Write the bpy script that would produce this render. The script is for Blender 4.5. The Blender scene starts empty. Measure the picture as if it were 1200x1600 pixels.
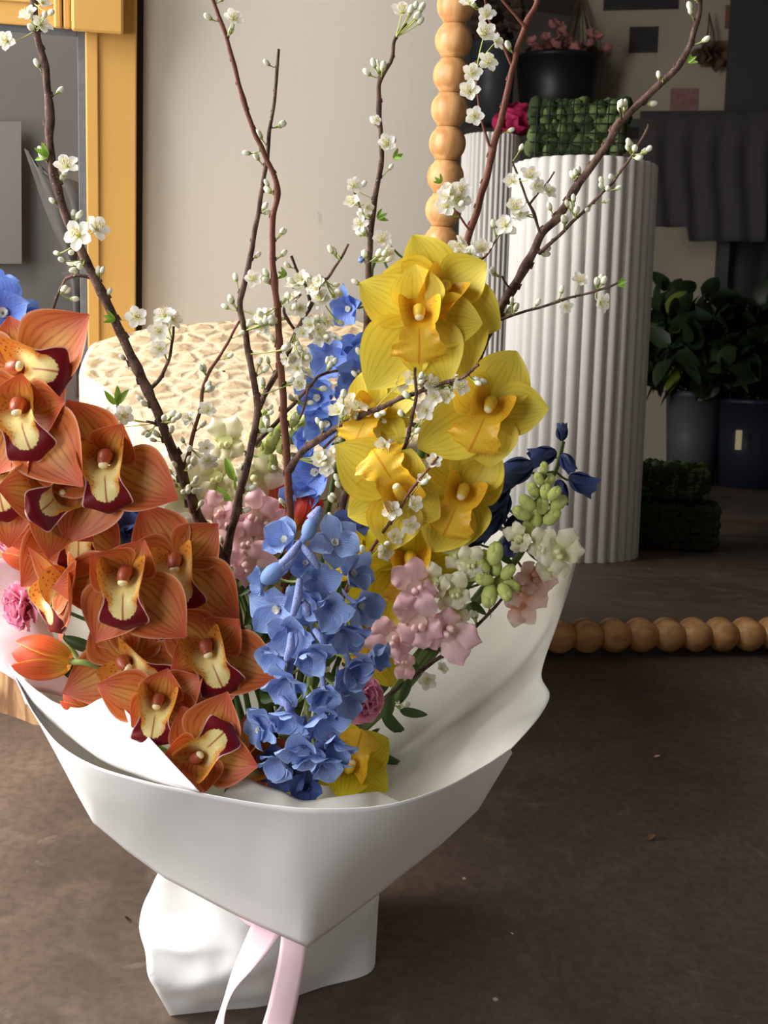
import bpy, math, random
from mathutils import Vector, Matrix, noise
random.seed(7)
PI = math.pi
SC = bpy.context.scene
COL = SC.collection

# ------------------------------------------------------------------ camera, light, exposure
F = 2000.0                       # focal length in pixels of the 1200x1600 frame
CAM = Vector((0, 0, .9))
_rows = ((0.99702119, 0.02715958, 0.07218791), (-0.07712805, 0.3510872, 0.93316078), (0.0, -0.93594879, 0.35213614))
CR, CU, CB = Vector(_rows[0]), Vector(_rows[1]), Vector(_rows[2])   # camera right, up, back (towards the viewer), in the world
cam_d = bpy.data.cameras.new('camera'); cam = bpy.data.objects.new('camera', cam_d); COL.objects.link(cam)
cam_d.sensor_fit = 'VERTICAL'; cam_d.sensor_height = 32.0; cam_d.lens = 32.0 * F / 1600.0
cam_d.clip_start = .02
cam.matrix_world = Matrix(((CR.x, CU.x, CB.x, CAM.x), (CR.y, CU.y, CB.y, CAM.y), (CR.z, CU.z, CB.z, CAM.z), (0, 0, 0, 1)))
SC.camera = cam

w = bpy.data.worlds.new('world'); SC.world = w; w.use_nodes = True
w.node_tree.nodes['Background'].inputs[0].default_value = (.95, .97, 1, 1)
w.node_tree.nodes['Background'].inputs[1].default_value = .65

def area(name, loc, target, sx, sy, power, col):
    d = bpy.data.lights.new(name, 'AREA'); d.shape = 'RECTANGLE'; d.size = sx; d.size_y = sy; d.energy = power; d.color = col
    o = bpy.data.objects.new(name, d); COL.objects.link(o); o.location = loc
    o.rotation_euler = (Vector(target) - Vector(loc)).to_track_quat('-Z', 'Y').to_euler(); return o
area('doorway_daylight', (-1.50, 1.22, 1.15), (0.1, 1.15, .35), .95, 1.7, 56, (1, .97, .92))
area('bouquet_front_fill', (-1.36, -.35, 1.05), (-.05, 1.05, .4), 1.0, 1.3, 25, (.96, .98, 1))  # added fill lamp for the bouquet's front

SC.view_settings.view_transform = 'Standard'; SC.view_settings.look = 'None'
SC.view_settings.exposure = 0.45; SC.view_settings.gamma = 1.0; SC.view_settings.use_curve_mapping = False
SC.cycles.max_bounces = 8; SC.cycles.transparent_max_bounces = 8; SC.cycles.use_denoising = True

# ------------------------------------------------------------------ geometry of the place
def ray(px, py):
    return CR * ((px - 600) / F) + CU * (-(py - 800) / F) - CB
def aty(px, py, y):
    d = ray(px, py); return CAM + d * (y / d.y)
def atz(px, py, z=0.0):
    d = ray(px, py); return CAM + d * ((z - CAM.z) / d.z)
def depth(P): return -(P - CAM).dot(CB)
def mpp(P): return depth(P) / F                       # metres per pixel at P
# the leaning mirror: origin P0 in its plane, u along its foot, v up, n towards the room
P0 = Vector((0.2967195, 1.8281799, 0.028)); MU = Vector((.98162718, .190809, 0)); MV = Vector((-.02391471, .12303051, .9921147)); MN = Vector((.18930441, -.97388676, .12533323))
def mirror_ray(px, py):
    d = ray(px, py); t = (P0 - CAM).dot(MN) / d.dot(MN); h = CAM + d * t
    return h, d - MN * (2 * d.dot(MN))
def mfloor(px, py, z=0.0):
    h, r = mirror_ray(px, py); return h + r * ((z - h.z) / r.z)
_h, _r = mirror_ray(1000, 400)
RH = Vector((_r.x, _r.y, 0)).normalized()               # the way the mirror looks into the room
RE = Vector((RH.y, -RH.x, 0)) * -1                      # sideways, to the right as seen in the mirror
if RE.dot(MU) < 0: RE = -RE
RO = Vector((_h.x, _h.y, 0))
def mpl(px, py, s):
    """what the mirror shows at a pixel, on the upright plane s metres out from it: (sideways, height)"""
    h, r = mirror_ray(px, py); Q = RO + RH * s
    t = (Q - h).dot(RH) / r.dot(RH); X = h + r * t
    return (X - Q).dot(RE), X.z
def mpos(px, py, s):
    a, z = mpl(px, py, s); X = RO + RH * s + RE * a; return Vector((X.x, X.y, z))
WY = 2.03
WN = Vector((-math.sin(math.radians(11)), math.cos(math.radians(11)), 0)); WU = Vector((WN.y, -WN.x, 0))
W0 = Vector((0, WY, 0))
def atw(px, py, off=0.0):                               # on the back wall's plane, off metres in front of it
    d = ray(px, py); t = (W0 - WN * off - CAM).dot(WN) / d.dot(WN); return CAM + d * t
def wco(P): return (P - W0).dot(WU), P.z
def wpt(a, z, off=0.0): X = W0 + WU * a - WN * off; return Vector((X.x, X.y, z))

# ------------------------------------------------------------------ materials
def lin(c): return tuple(((x / 255) / 12.92 if x <= 10 else (((x / 255) + .055) / 1.055) ** 2.4) for x in c)
class NT:
    def __init__(s, name, rough=.6, spec=.3):
        s.m = bpy.data.materials.new(name); s.m.use_nodes = True; s.t = s.m.node_tree; s.b = s.t.nodes['Principled BSDF']
        s.b.inputs['Roughness'].default_value = rough; s.b.inputs['Specular IOR Level'].default_value = spec
    def n(s, typ, **k):
        x = s.t.nodes.new(typ)
        for a, b in k.items():
            if a.startswith('i_'): x.inputs[int(a[2:])].default_value = b
            else: setattr(x, a, b)
        return x
    def l(s, a, b): s.t.links.new(a, b)
    def math(s, op, a, b=None, c=None):
        x = s.n('ShaderNodeMath', operation=op)
        for i, v in enumerate((a, b, c)):
            if v is None: continue
            if isinstance(v, (int, float)): x.inputs[i].default_value = v
            else: s.l(v, x.inputs[i])
        return x.outputs[0]
    def mix(s, f, a, b):
        x = s.n('ShaderNodeMix', data_type='RGBA')
        if isinstance(f, (int, float)): x.inputs[0].default_value = f
        else: s.l(f, x.inputs[0])
        for i, v in ((6, a), (7, b)):
            if isinstance(v, tuple): x.inputs[i].default_value = (*v, 1)
            else: s.l(v, x.inputs[i])
        return x.outputs[2]
    def smooth(s, x, a, b):
        m = s.n('ShaderNodeMapRange', interpolation_type='SMOOTHSTEP'); s.l(x, m.inputs[0]); m.inputs[1].default_value = a; m.inputs[2].default_value = b
        return m.outputs[0]
    def noise(s, scale, detail=3, coord='Object', stretch=None, dist=0.0):
        tc = s.n('ShaderNodeTexCoord'); x = s.n('ShaderNodeTexNoise'); x.inputs['Scale'].default_value = scale; x.inputs['Detail'].default_value = detail
        x.inputs['Distortion'].default_value = dist
        if stretch:
            mp = s.n('ShaderNodeMapping'); mp.inputs['Scale'].default_value = stretch; s.l(tc.outputs[coord], mp.inputs[0]); s.l(mp.outputs[0], x.inputs[0])
        else: s.l(tc.outputs[coord], x.inputs[0])
        return x.outputs[0]
    def uv(s):
        tc = s.n('ShaderNodeTexCoord'); sp = s.n('ShaderNodeSeparateXYZ'); s.l(tc.outputs['UV'], sp.inputs[0]); return sp.outputs[0], sp.outputs[1]
    def color(s, c):
        if isinstance(c, tuple): s.b.inputs['Base Color'].default_value = (*c, 1)
        else: s.l(c, s.b.inputs['Base Color'])
        s.c = c
    def bump(s, h, strength=.3, dist=.002):
        b = s.n('ShaderNodeBump'); b.inputs['Strength'].default_value = strength; b.inputs['Distance'].default_value = dist; s.l(h, b.inputs['Height']); s.l(b.outputs[0], s.b.inputs['Normal'])
    def translucent(s, f=.3):
        out = s.t.nodes['Material Output']; mx = s.n('ShaderNodeMixShader'); mx.inputs[0].default_value = f; tr = s.n('ShaderNodeBsdfTranslucent')
        if isinstance(s.c, tuple): tr.inputs[0].default_value = (*s.c, 1)
        else: s.l(s.c, tr.inputs[0])
        s.l(s.b.outputs[0], mx.inputs[1]); s.l(tr.outputs[0], mx.inputs[2]); s.l(mx.outputs[0], out.inputs[0])
def plain(name, rgb, rough=.6, spec=.3, trans=0, var=0, vs=30, bump=0, metal=0):
    m = NT(name, rough, spec); c = lin(rgb)
    if var:
        nz = m.noise(vs, 4); m.color(m.mix(nz, tuple(x * (1 - var) for x in c), tuple(min(1, x * (1 + var)) for x in c)))
    else: m.color(c)
    if bump: m.bump(m.noise(vs * 2, 5), bump, .003)
    if metal: m.b.inputs['Metallic'].default_value = metal
    if trans: m.translucent(trans)
    return m.m
M = {}
def petal_mat(name, base, mid, tip, vein, nveins=16, vein_amt=.5, trans=.25, edge=None, rough=.45, streak=None, crinkle=0):
    m = NT(name, rough, .35); u, v = m.uv()
    nz = m.noise(3, 3, 'UV')
    c = m.mix(m.smooth(v, .0, .5), lin(base), lin(mid))
    c = m.mix(m.smooth(v, .55, 1.0), c, lin(tip))
    if streak:  # yellow pigment streak along the petal's middle
        g = m.math('SUBTRACT', 1.0, m.smooth(m.math('ABSOLUTE', m.math('SUBTRACT', u, .5)), .0, .30)); g = m.math('MULTIPLY', g, m.math('SUBTRACT', 1.0, m.smooth(v, .45, .9))); c = m.mix(m.math('MULTIPLY', g, .8), c, lin(streak))
    ph = m.math('ADD', m.math('MULTIPLY', u, nveins * 6.283), m.math('MULTIPLY', nz, 3.0))
    st = m.smooth(m.math('SINE', ph), -.1, 1.0)
    st = m.math('MULTIPLY', st, vein_amt)
    st = m.math('MULTIPLY', st, m.smooth(m.noise(9, 2, 'UV', (1, .35, 1)), .3, .6))
    c = m.mix(st, c, lin(vein))
    if edge:
        e = m.math('ABSOLUTE', m.math('SUBTRACT', u, .5)); c = m.mix(m.smooth(e, .455, .5), c, lin(edge))
    if crinkle: m.bump(m.noise(8, 6, 'UV', (2.2, .8, 1), 1.0), crinkle, .003)
    m.color(c); m.translucent(trans); return m.m
M['orange'] = petal_mat('orange_orchid_petal', (212, 138, 60), (203, 110, 56), (202, 92, 62), (150, 52, 28), 10, .55, .16, (234, 168, 134), streak=(214, 160, 74), crinkle=.15)
M['yellow'] = petal_mat('yellow_orchid_petal', (214, 200, 66), (240, 218, 78), (242, 222, 86), (206, 182, 50), 10, .45, .28)
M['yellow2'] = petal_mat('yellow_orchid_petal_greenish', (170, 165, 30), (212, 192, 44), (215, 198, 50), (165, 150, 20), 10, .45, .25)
M['blue'] = petal_mat('blue_delphinium_petal', (170, 184, 228), (152, 176, 228), (162, 188, 236), (112, 138, 212), 11, .6, .15, (186, 204, 244), crinkle=.5)
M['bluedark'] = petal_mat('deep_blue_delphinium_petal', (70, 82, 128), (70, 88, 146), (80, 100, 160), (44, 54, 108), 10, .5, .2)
M['bluemid'] = petal_mat('mid_blue_delphinium_petal', (130, 150, 218), (118, 148, 224), (134, 166, 234), (86, 112, 204), 10, .5, .25, crinkle=.4)
M['white'] = petal_mat('plum_blossom_petal', (235, 236, 205), (250, 248, 240), (252, 250, 246), (225, 224, 210), 4, .2, .35)
M['pink'] = petal_mat('pink_snapdragon_petal', (250, 228, 212), (248, 208, 214), (248, 202, 212), (236, 172, 190), 5, .25, .3)
M['pinkc'] = petal_mat('pink_carnation_petal', (240, 150, 170), (244, 160, 190), (246, 180, 205), (230, 120, 155), 8, .3, .3)
M['cream'] = petal_mat('cream_snapdragon_petal', (226, 230, 165), (244, 240, 208), (250, 244, 226), (225, 222, 170), 5, .2, .35)
M['palepink'] = petal_mat('pale_pink_snapdragon_petal', (246, 190, 150), (246, 216, 206), (250, 232, 224), (238, 190, 180), 6, .3, .4)
M['sheer'] = petal_mat('cream_lisianthus_petal', (214, 222, 160), (240, 236, 218), (248, 244, 236), (222, 220, 196), 12, .35, .4)
M['calyx'] = plain('bud_calyx', (172, 184, 104), .5, .3, .1, .15, 100)
M['greenbud'] = plain('green_bud', (196, 206, 118), .5, .3, .15, .15, 60)
M['tulip'] = petal_mat('orange_tulip_petal', (238, 186, 50), (226, 104, 52), (214, 78, 52), (190, 50, 36), 10, .4, .2, (240, 190, 70))
M['tulipred'] = petal_mat('red_tulip_petal', (235, 170, 60), (226, 74, 52), (214, 60, 58), (180, 30, 36), 9, .4, .25)
M['stem'] = plain('green_stem', (96, 118, 62), .5, .35, 0, .3, 40)
M['stempale'] = plain('pale_green_stem', (150, 166, 90), .5, .3, 0, .25, 60)
M['leaf'] = plain('green_leaf', (70, 96, 48), .45, .4, .12, .35, 25)
M['leafbright'] = plain('fresh_green_leaf', (132, 168, 62), .45, .35, .25, .2, 60)
M['budwhite'] = plain('white_bud', (250, 250, 226), .5, .3, .2, .12, 200)
M['yellowcentre'] = plain('yellow_green_centre', (205, 200, 90), .6, .2)
M['anther'] = plain('yellow_anther', (232, 205, 110), .6, .2)
M['stamen'] = plain('white_stamen', (246, 244, 230), .6, .2, .2)
M['lilac'] = plain('lilac_white_spur', (142, 154, 206), .75, .2, 0, .35, 320, .5)
M['spurblue'] = plain('grey_blue_bud', (118, 146, 196), .6, .2, 0, .3, 180)
M['capcream'] = plain('cream_anther_cap', (248, 232, 180), .4, .4)
M['colmaroon'] = plain('orchid_column_red', (156, 76, 50), .4, .4, 0, .4, 60)
M['colyellow'] = plain('orchid_column_yellow', (226, 190, 60), .4, .4, 0, .15, 60)
M['colbrown'] = M['colmaroon']
M['ribbon'] = plain('pink_satin_ribbon', (246, 214, 222), .33, .5, .08)

def lip_mat(name, inside, side, spot, rim, pale):
    m = NT(name, .4, .4); u, v = m.uv()
    s = m.math('ABSOLUTE', m.math('MULTIPLY', m.math('SUBTRACT', u, .5), 2.0)); nz = m.noise(16, 2, 'UV')
    c = lin(inside)
    c = m.mix(m.smooth(s, .35, .75), c, lin(side))
    vor = m.n('ShaderNodeTexVoronoi'); vor.inputs['Scale'].default_value = 26; tc = m.n('ShaderNodeTexCoord'); m.l(tc.outputs['UV'], vor.inputs['Vector'])
    dots = m.math('SUBTRACT', 1.0, m.smooth(vor.outputs['Distance'], .22, .34))
    dots = m.math('MULTIPLY', dots, m.smooth(s, .2, .6)); dots = m.math('MULTIPLY', dots, .85)
    c = m.mix(dots, c, lin(spot))
    line = m.math('SUBTRACT', 1.0, m.smooth(s, .02, .07)); line = m.math('MULTIPLY', line, m.smooth(v, .35, .5)); c = m.mix(m.math('MULTIPLY', line, .8), c, lin(spot))
    if rim:
        k = m.math('ADD', v, m.math('MULTIPLY', m.math('MULTIPLY', s, s), .34)); k = m.math('ADD', k, m.math('MULTIPLY', nz, .07))
        k = m.smooth(k, .775, .80); k = m.math('MULTIPLY', k, m.smooth(v, .47, .52)); c = m.mix(k, c, lin(rim))
        e = m.math('MAXIMUM', m.smooth(s, .93, .97), m.smooth(v, .965, .985)); e = m.math('MULTIPLY', e, m.smooth(v, .4, .5)); c = m.mix(e, c, lin(pale))
    m.color(c); m.translucent(.12); return m.m
M['liporange'] = lip_mat('orange_orchid_lip', (244, 226, 150), (222, 150, 60), (170, 52, 32), (112, 12, 24), (232, 190, 176))
M['lipyellow'] = lip_mat('yellow_orchid_lip', (244, 200, 60), (240, 190, 50), (226, 140, 30), None, None)

def paper_mat(name, rgb, trans=.14):
    m = NT(name, .75, .2); nz = m.noise(60, 6); c = lin(rgb); m.color(m.mix(nz, tuple(x * .96 for x in c), c))
    m.bump(m.noise(45, 6), .12, .0015); m.translucent(trans); return m.m
M['paper'] = paper_mat('white_wrapping_paper', (240, 238, 236)); M['paperin'] = paper_mat('cream_wrapping_paper', (240, 236, 226)); M['tissue'] = paper_mat('pink_tissue', (240, 200, 204), .3)

def bark():
    m = NT('plum_bark', .75, .25); nz = m.noise(160, 5, 'Object', (1, 1, .5)); n2 = m.noise(700, 3)
    c = m.mix(m.smooth(nz, .35, .7), lin((64, 44, 38)), lin((112, 86, 74))); c = m.mix(m.smooth(n2, .62, .72), c, lin((165, 145, 130)))
    m.color(c); m.bump(nz, .6, .001); return m.m
M['bark'] = bark()
M['barkred'] = plain('red_plum_bark', (112, 66, 52), .65, .3, 0, .35, 220, .3)
M['twig'] = M['bark']

def wood(name, a, b, sc, st, rough=.45, bump=.1):
    m = NT(name, rough, .4); nz = m.noise(sc, 5, 'Object', st, 1.2); n2 = m.noise(sc * 5, 4, 'Object', st)
    c = m.mix(m.smooth(nz, .35, .65), lin(a), lin(b)); c = m.mix(m.math('MULTIPLY', m.smooth(n2, .5, .75), .35), c, lin(tuple(int(x * .75) for x in a)))
    m.color(c); m.bump(n2, bump, .001); return m.m
M['bead'] = wood('beech_bead', (206, 158, 104), (180, 128, 78), 45, (1, 1, .22))
M['stump'] = wood('rough_stump_wood', (190, 150, 108), (120, 84, 56), 14, (3, 3, .35), .85, .9)
M['tray'] = wood('pale_wood', (196, 160, 112), (160, 118, 74), 12, (1, .3, 1))

def wallmat(name, a, b, marks=True):
    m = NT(name, .8, .2); nz = m.noise(2.0, 4); c = m.mix(nz, lin(a), lin(b))
    if marks:
        sc_ = m.noise(9, 6, 'Object', (1, 1, 1), 3.0); k = m.math('MULTIPLY', m.smooth(sc_, .70, .735), .25); c = m.mix(k, c, lin((130, 120, 108)))
        sp = m.noise(140, 2); c = m.mix(m.math('MULTIPLY', m.smooth(sp, .76, .8), .3), c, lin((120, 112, 100)))
    m.color(c); m.bump(m.noise(120, 6), .10, .002); return m.m
M['wall'] = wallmat('painted_plaster', (200, 194, 184), (188, 182, 172))
M['beyond'] = wallmat('warm_grey_wall', (168, 158, 148), (150, 140, 132), False)
M['pinwall'] = wallmat('dim_cream_wall', (176, 166, 148), (164, 154, 136), False)
M['sheetgrey'] = plain('grey_white_sheet', (176, 166, 156), .8, .2)
M['wall2'] = wallmat('grey_painted_wall', (150, 146, 140), (138, 134, 128), False)
M['ceiling'] = plain('ceiling_paint', (150, 146, 140), .8)

def floormat():
    m = NT('stained_concrete', .55, .35)
    n1 = m.noise(1.6, 6, 'Object', None, .8); n2 = m.noise(14, 8, 'Object', None, .6); n3 = m.noise(90, 6)
    c = m.mix(m.smooth(n1, .3, .7), lin((102, 86, 74)), lin((72, 60, 53)))
    c = m.mix(m.math('MULTIPLY', m.smooth(n2, .45, .75), .35), c, lin((126, 108, 92)))
    c = m.mix(m.math('MULTIPLY', m.smooth(n3, .35, .7), .38), c, lin((50, 42, 38)))
    tc = m.n('ShaderNodeTexCoord'); wv = m.noise(4, 10, 'Object', (1, 1.6, 1), 5.0)
    c = m.mix(m.math('MULTIPLY', m.smooth(wv, .66, .72), .10), c, lin((176, 160, 146)))
    vor = m.n('ShaderNodeTexVoronoi'); vor.inputs['Scale'].default_value = 9; m.l(tc.outputs['Object'], vor.inputs['Vector'])
    c = m.mix(m.math('SUBTRACT', 1.0, m.smooth(vor.outputs['Distance'], .02, .03)), c, lin((178, 168, 156)))
    m.color(c); m.bump(n3, .12, .001)
    m.l(m.math('ADD', m.math('MULTIPLY', n2, .3), .38), m.b.inputs['Roughness']); return m.m
M['floor'] = floormat()

def stoolmat():
    m = NT('hand_carved_pale_wood', .6, .3); tc = m.n('ShaderNodeTexCoord'); mp = m.n('ShaderNodeMapping'); mp.inputs['Scale'].default_value = (1, .62, 1); mp.inputs['Rotation'].default_value = (0, 0, .15)
    m.l(tc.outputs['UV'], mp.inputs[0]); v = m.n('ShaderNodeTexVoronoi', feature='DISTANCE_TO_EDGE'); v.inputs['Scale'].default_value = 1.0; v.inputs['Randomness'].default_value = .85
    nz = m.n('ShaderNodeTexNoise'); nz.inputs['Scale'].default_value = 1.3; nz.inputs['Detail'].default_value = 3; m.l(mp.outputs[0], nz.inputs[0])
    ad = m.n('ShaderNodeVectorMath', operation='MULTIPLY_ADD'); m.l(nz.outputs['Color'], ad.inputs[0]); ad.inputs[1].default_value = (.45, .45, .45); m.l(mp.outputs[0], ad.inputs[2]); m.l(ad.outputs[0], v.inputs['Vector'])
    d = v.outputs['Distance']; fine = m.noise(60, 5, 'Object', (1, 3, 1))
    c = m.mix(m.smooth(d, .02, .22), lin((226, 208, 178)), lin((194, 170, 136))); c = m.mix(m.math('MULTIPLY', m.smooth(fine, .4, .7), .45), c, lin((190, 160, 124)))
    m.color(c); b = m.n('ShaderNodeBump'); b.invert = True; b.inputs['Strength'].default_value = .55; b.inputs['Distance'].default_value = .005; m.l(m.smooth(d, 0, .4), b.inputs['Height']); m.l(b.outputs[0], m.b.inputs['Normal']); return m.m
M['stool'] = stoolmat()
M['doorpaint'] = plain('mustard_door_paint', (186, 144, 76), .38, .45, 0, .07, 8, .02)
M['rubber'] = plain('dark_rubber_seal', (40, 38, 38), .8, .2, 0, .3, 200)
M['seal'] = plain('grey_glazing_seal', (86, 92, 98), .6, .3, 0, .3, 100)
M['plaster'] = plain('white_plaster', (222, 220, 216), .7, .25, 0, .04, 20, .05)
M['leafdark'] = plain('dark_green_leaf', (38, 54, 30), .45, .4, .1, .5, 25)
M['moss'] = plain('dark_green_moss', (50, 64, 38), .9, .1, 0, .6, 60)
M['moss2'] = plain('light_green_moss', (92, 110, 68), .9, .1, 0, .5, 50)
M['wire'] = plain('dark_wire', (30, 30, 28), .5, .4)
M['towel'] = plain('grey_towel_cloth', (70, 68, 68), .95, .1, 0, .15, 90, .5)
M['bucket'] = plain('black_plastic_bucket', (28, 30, 34), .4, .4)
M['bucketblue'] = plain('navy_plastic_bucket', (34, 38, 52), .4, .4)
M['bucketgrey'] = plain('grey_plastic_bucket', (70, 74, 80), .45, .4)
M['magenta'] = plain('magenta_paper', (150, 30, 72), .7, .2, 0, .2, 30)
M['dusty'] = plain('dusty_pink_flowers', (190, 130, 126), .7, .2, .1, .25, 60)
M['photo1'] = plain('photo_print_brown', (120, 84, 60), .5, .3, 0, .6, 30)
M['photo2'] = plain('photo_print_dark', (44, 42, 44), .5, .3, 0, .8, 30)
M['photo3'] = plain('photo_print_pink', (140, 100, 100), .5, .3, 0, .6, 40)
M['paperflat'] = plain('white_paper_sheet', (214, 208, 198), .8, .2)
M['darkmetal'] = plain('dark_metal', (52, 52, 54), .5, .4)
M['darkwood'] = plain('dark_wood', (92, 72, 60), .6, .3, 0, .3, 14)
M['dry'] = plain('dry_brown_leaf', (120, 92, 60), .8, .2)
def glassmat():
    m = NT('door_glass'); out = m.t.nodes['Material Output']; tr = m.n('ShaderNodeBsdfTransparent'); tr.inputs[0].default_value = (.82, .84, .86, 1); gl = m.n('ShaderNodeBsdfGlossy'); gl.inputs['Roughness'].default_value = .03
    fr = m.n('ShaderNodeFresnel'); fr.inputs[0].default_value = 1.5; mx = m.n('ShaderNodeMixShader'); m.l(fr.outputs[0], mx.inputs[0]); m.l(tr.outputs[0], mx.inputs[1]); m.l(gl.outputs[0], mx.inputs[2]); m.l(mx.outputs[0], out.inputs[0]); return m.m
M['glass'] = glassmat()
mm = NT('mirror_silver', .015); mm.color((.80, .79, .78)); mm.b.inputs['Metallic'].default_value = 1.0; M['mirror'] = mm.m

# ------------------------------------------------------------------ mesh building
class MB:
    def __init__(s): s.v = []; s.f = []; s.uv = []; s.mi = []
    def add(s, vs, fs, uvs=None, mi=0, mat=None):
        o = len(s.v)
        for p in vs: s.v.append(tuple(mat @ Vector(p)) if mat else tuple(p))
        for i, f in enumerate(fs):
            s.f.append(tuple(o + k for k in f)); s.mi.append(mi); s.uv.append([uvs[k] for k in f] if uvs else [(0, 0)] * len(f))
    def grid(s, P, mi=0, mat=None, closed=False, uvscale=(1, 1), flip=False):
        """P[row][col] of points"""
        nr, nc = len(P), len(P[0]); vs = [p for r in P for p in r]; uvs = [((c / max(1, nc - 1)) * uvscale[0], (r / max(1, nr - 1)) * uvscale[1]) for r in range(nr) for c in range(nc)]
        fs = []
        for r in range(nr - 1):
            for c in range(nc - (0 if closed else 1)):
                c2 = (c + 1) % nc; q = (r * nc + c, r * nc + c2, (r + 1) * nc + c2, (r + 1) * nc + c); fs.append(q[::-1] if flip else q)
        s.add(vs, fs, uvs, mi, mat)
    def tube(s, pts, rad, n=7, mi=0, mat=None, cap=True):
        pts = [Vector(p) for p in pts]; k = len(pts)
        if not isinstance(rad, (list, tuple)): rad = [rad] * k
        rows = []; prev = None
        for i, p in enumerate(pts):
            t = (pts[min(k - 1, i + 1)] - pts[max(0, i - 1)])
            if t.length < 1e-9: t = Vector((0, 0, 1))
            t.normalize()
            a = prev if prev is not None else (Vector((1, 0, 0)) if abs(t.x) < .8 else Vector((0, 1, 0)))
            a = (a - t * a.dot(t)).normalized(); b = t.cross(a); prev = a
            rows.append([p + (a * math.cos(2 * PI * j / n) + b * math.sin(2 * PI * j / n)) * rad[i] for j in range(n)])
        s.grid(rows, mi, mat, closed=True)
        if cap:
            s.add(rows[0], [tuple(range(n))[::-1]], None, mi, mat); s.add(rows[-1], [tuple(range(n))], None, mi, mat)
    def ball(s, c, r, n=8, mi=0, mat=None, axis=None):
        """lathe-like ellipsoid; r=(rx,ry,rz)"""
        if isinstance(r, (int, float)): r = (r, r, r)
        rows = []
        for i in range(n + 1):
            th = PI * i / n; rows.append([Vector((c[0] + r[0] * math.sin(th) * math.cos(2 * PI * j / (n + 2)), c[1] + r[1] * math.sin(th) * math.sin(2 * PI * j / (n + 2)), c[2] + r[2] * math.cos(th))) for j in range(n + 2)])
        s.grid(rows, mi, mat, closed=True)
    def box(s, c, d, mi=0, mat=None):
        x, y, z = d[0] / 2, d[1] / 2, d[2] / 2
        vs = [(c[0] + i * x, c[1] + j * y, c[2] + k * z) for k in (-1, 1) for j in (-1, 1) for i in (-1, 1)]
        s.add(vs, [(0, 2, 3, 1), (4, 5, 7, 6), (0, 1, 5, 4), (2, 6, 7, 3), (0, 4, 6, 2), (1, 3, 7, 5)], None, mi, mat)
    def mesh(s, name, mats, smooth=True):
        me = bpy.data.meshes.new(name); me.from_pydata(s.v, [], s.f)
        for m in mats: me.materials.append(m)
        ul = me.uv_layers.new(name='UVMap'); k = 0
        for fu in s.uv:
            for q in fu: ul.data[k].uv = q; k += 1
        for p, i in zip(me.polygons, s.mi): p.material_index = i; p.use_smooth = smooth
        me.update(); return me
WM = {}
def link(o, parent=None, W=None):
    COL.objects.link(o); W = W if W is not None else Matrix.Identity(4)
    if parent is not None:
        o.parent = parent; o.matrix_basis = WM[parent.name].inverted() @ W
    else: o.matrix_basis = W
    WM[o.name] = W.copy(); return o
def obj(name, mb, mats, parent=None, W=None, smooth=True, bevel=0, solid=0, subd=0):
    mats = [M[m] if isinstance(m, str) else m for m in (mats if isinstance(mats, (list, tuple)) else [mats])]
    o = bpy.data.objects.new(name, mb.mesh(name, mats, smooth) if isinstance(mb, MB) else mb)
    link(o, parent, W)
    if solid: q = o.modifiers.new('solidify', 'SOLIDIFY'); q.thickness = solid; q.offset = 0
    if bevel: q = o.modifiers.new('bevel', 'BEVEL'); q.width = bevel; q.segments = 2; q.limit_method = 'ANGLE'
    if subd: q = o.modifiers.new('subdivision', 'SUBSURF'); q.levels = subd; q.render_levels = subd
    return o
def tag(o, label, cat, group=None):
    o['label'] = label; o['category'] = cat
    if group: o['group'] = group
    return o
def thing(name, label, cat, loc=(0, 0, 0), group=None, W=None):
    o = bpy.data.objects.new(name, None); o.empty_display_size = .02; link(o, None, W if W is not None else Matrix.Translation(Vector(loc))); return tag(o, label, cat, group)
def struct(o): o['kind'] = 'structure'; return o
def cat(p, n):
    """Catmull-Rom through points p, n samples"""
    p = [Vector(q) for q in p]; k = len(p) - 1; out = []
    for i in range(n):
        t = i / (n - 1) * k; j = min(int(t), k - 1); f = t - j
        a = p[j - 1] if j > 0 else p[0] * 2 - p[1]; b = p[j]; c = p[j + 1]; d = p[j + 2] if j + 2 <= k else p[k] * 2 - p[k - 1]
        out.append(.5 * ((2 * b) + (c - a) * f + (2 * a - 5 * b + 4 * c - d) * f * f + (3 * b - a - 3 * c + d) * f ** 3))
    return out
def facing(P, roll=0, yaw=0, pitch=0, scale=1.0):
    """frame at P: +Z looks out of the flower, +Y its top; angles are relative to a flower that looks at the viewer"""
    B = Matrix(((CR.x, CU.x, CB.x), (CR.y, CU.y, CB.y), (CR.z, CU.z, CB.z)))
    R = B @ Matrix.Rotation(math.radians(yaw), 3, 'Y') @ Matrix.Rotation(-math.radians(pitch), 3, 'X') @ Matrix.Rotation(-math.radians(roll), 3, 'Z')
    return Matrix.Translation(P) @ R.to_4x4() @ Matrix.Scale(scale, 4)
def aim(P, zdir, scale=1.0, spin=0):
    q = Vector(zdir).to_track_quat('Z', 'Y').to_matrix() @ Matrix.Rotation(spin, 3, 'Z'); return Matrix.Translation(P) @ q.to_4x4() @ Matrix.Scale(scale, 4)
def rz(a): return Matrix.Rotation(a, 4, 'Z')
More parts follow.
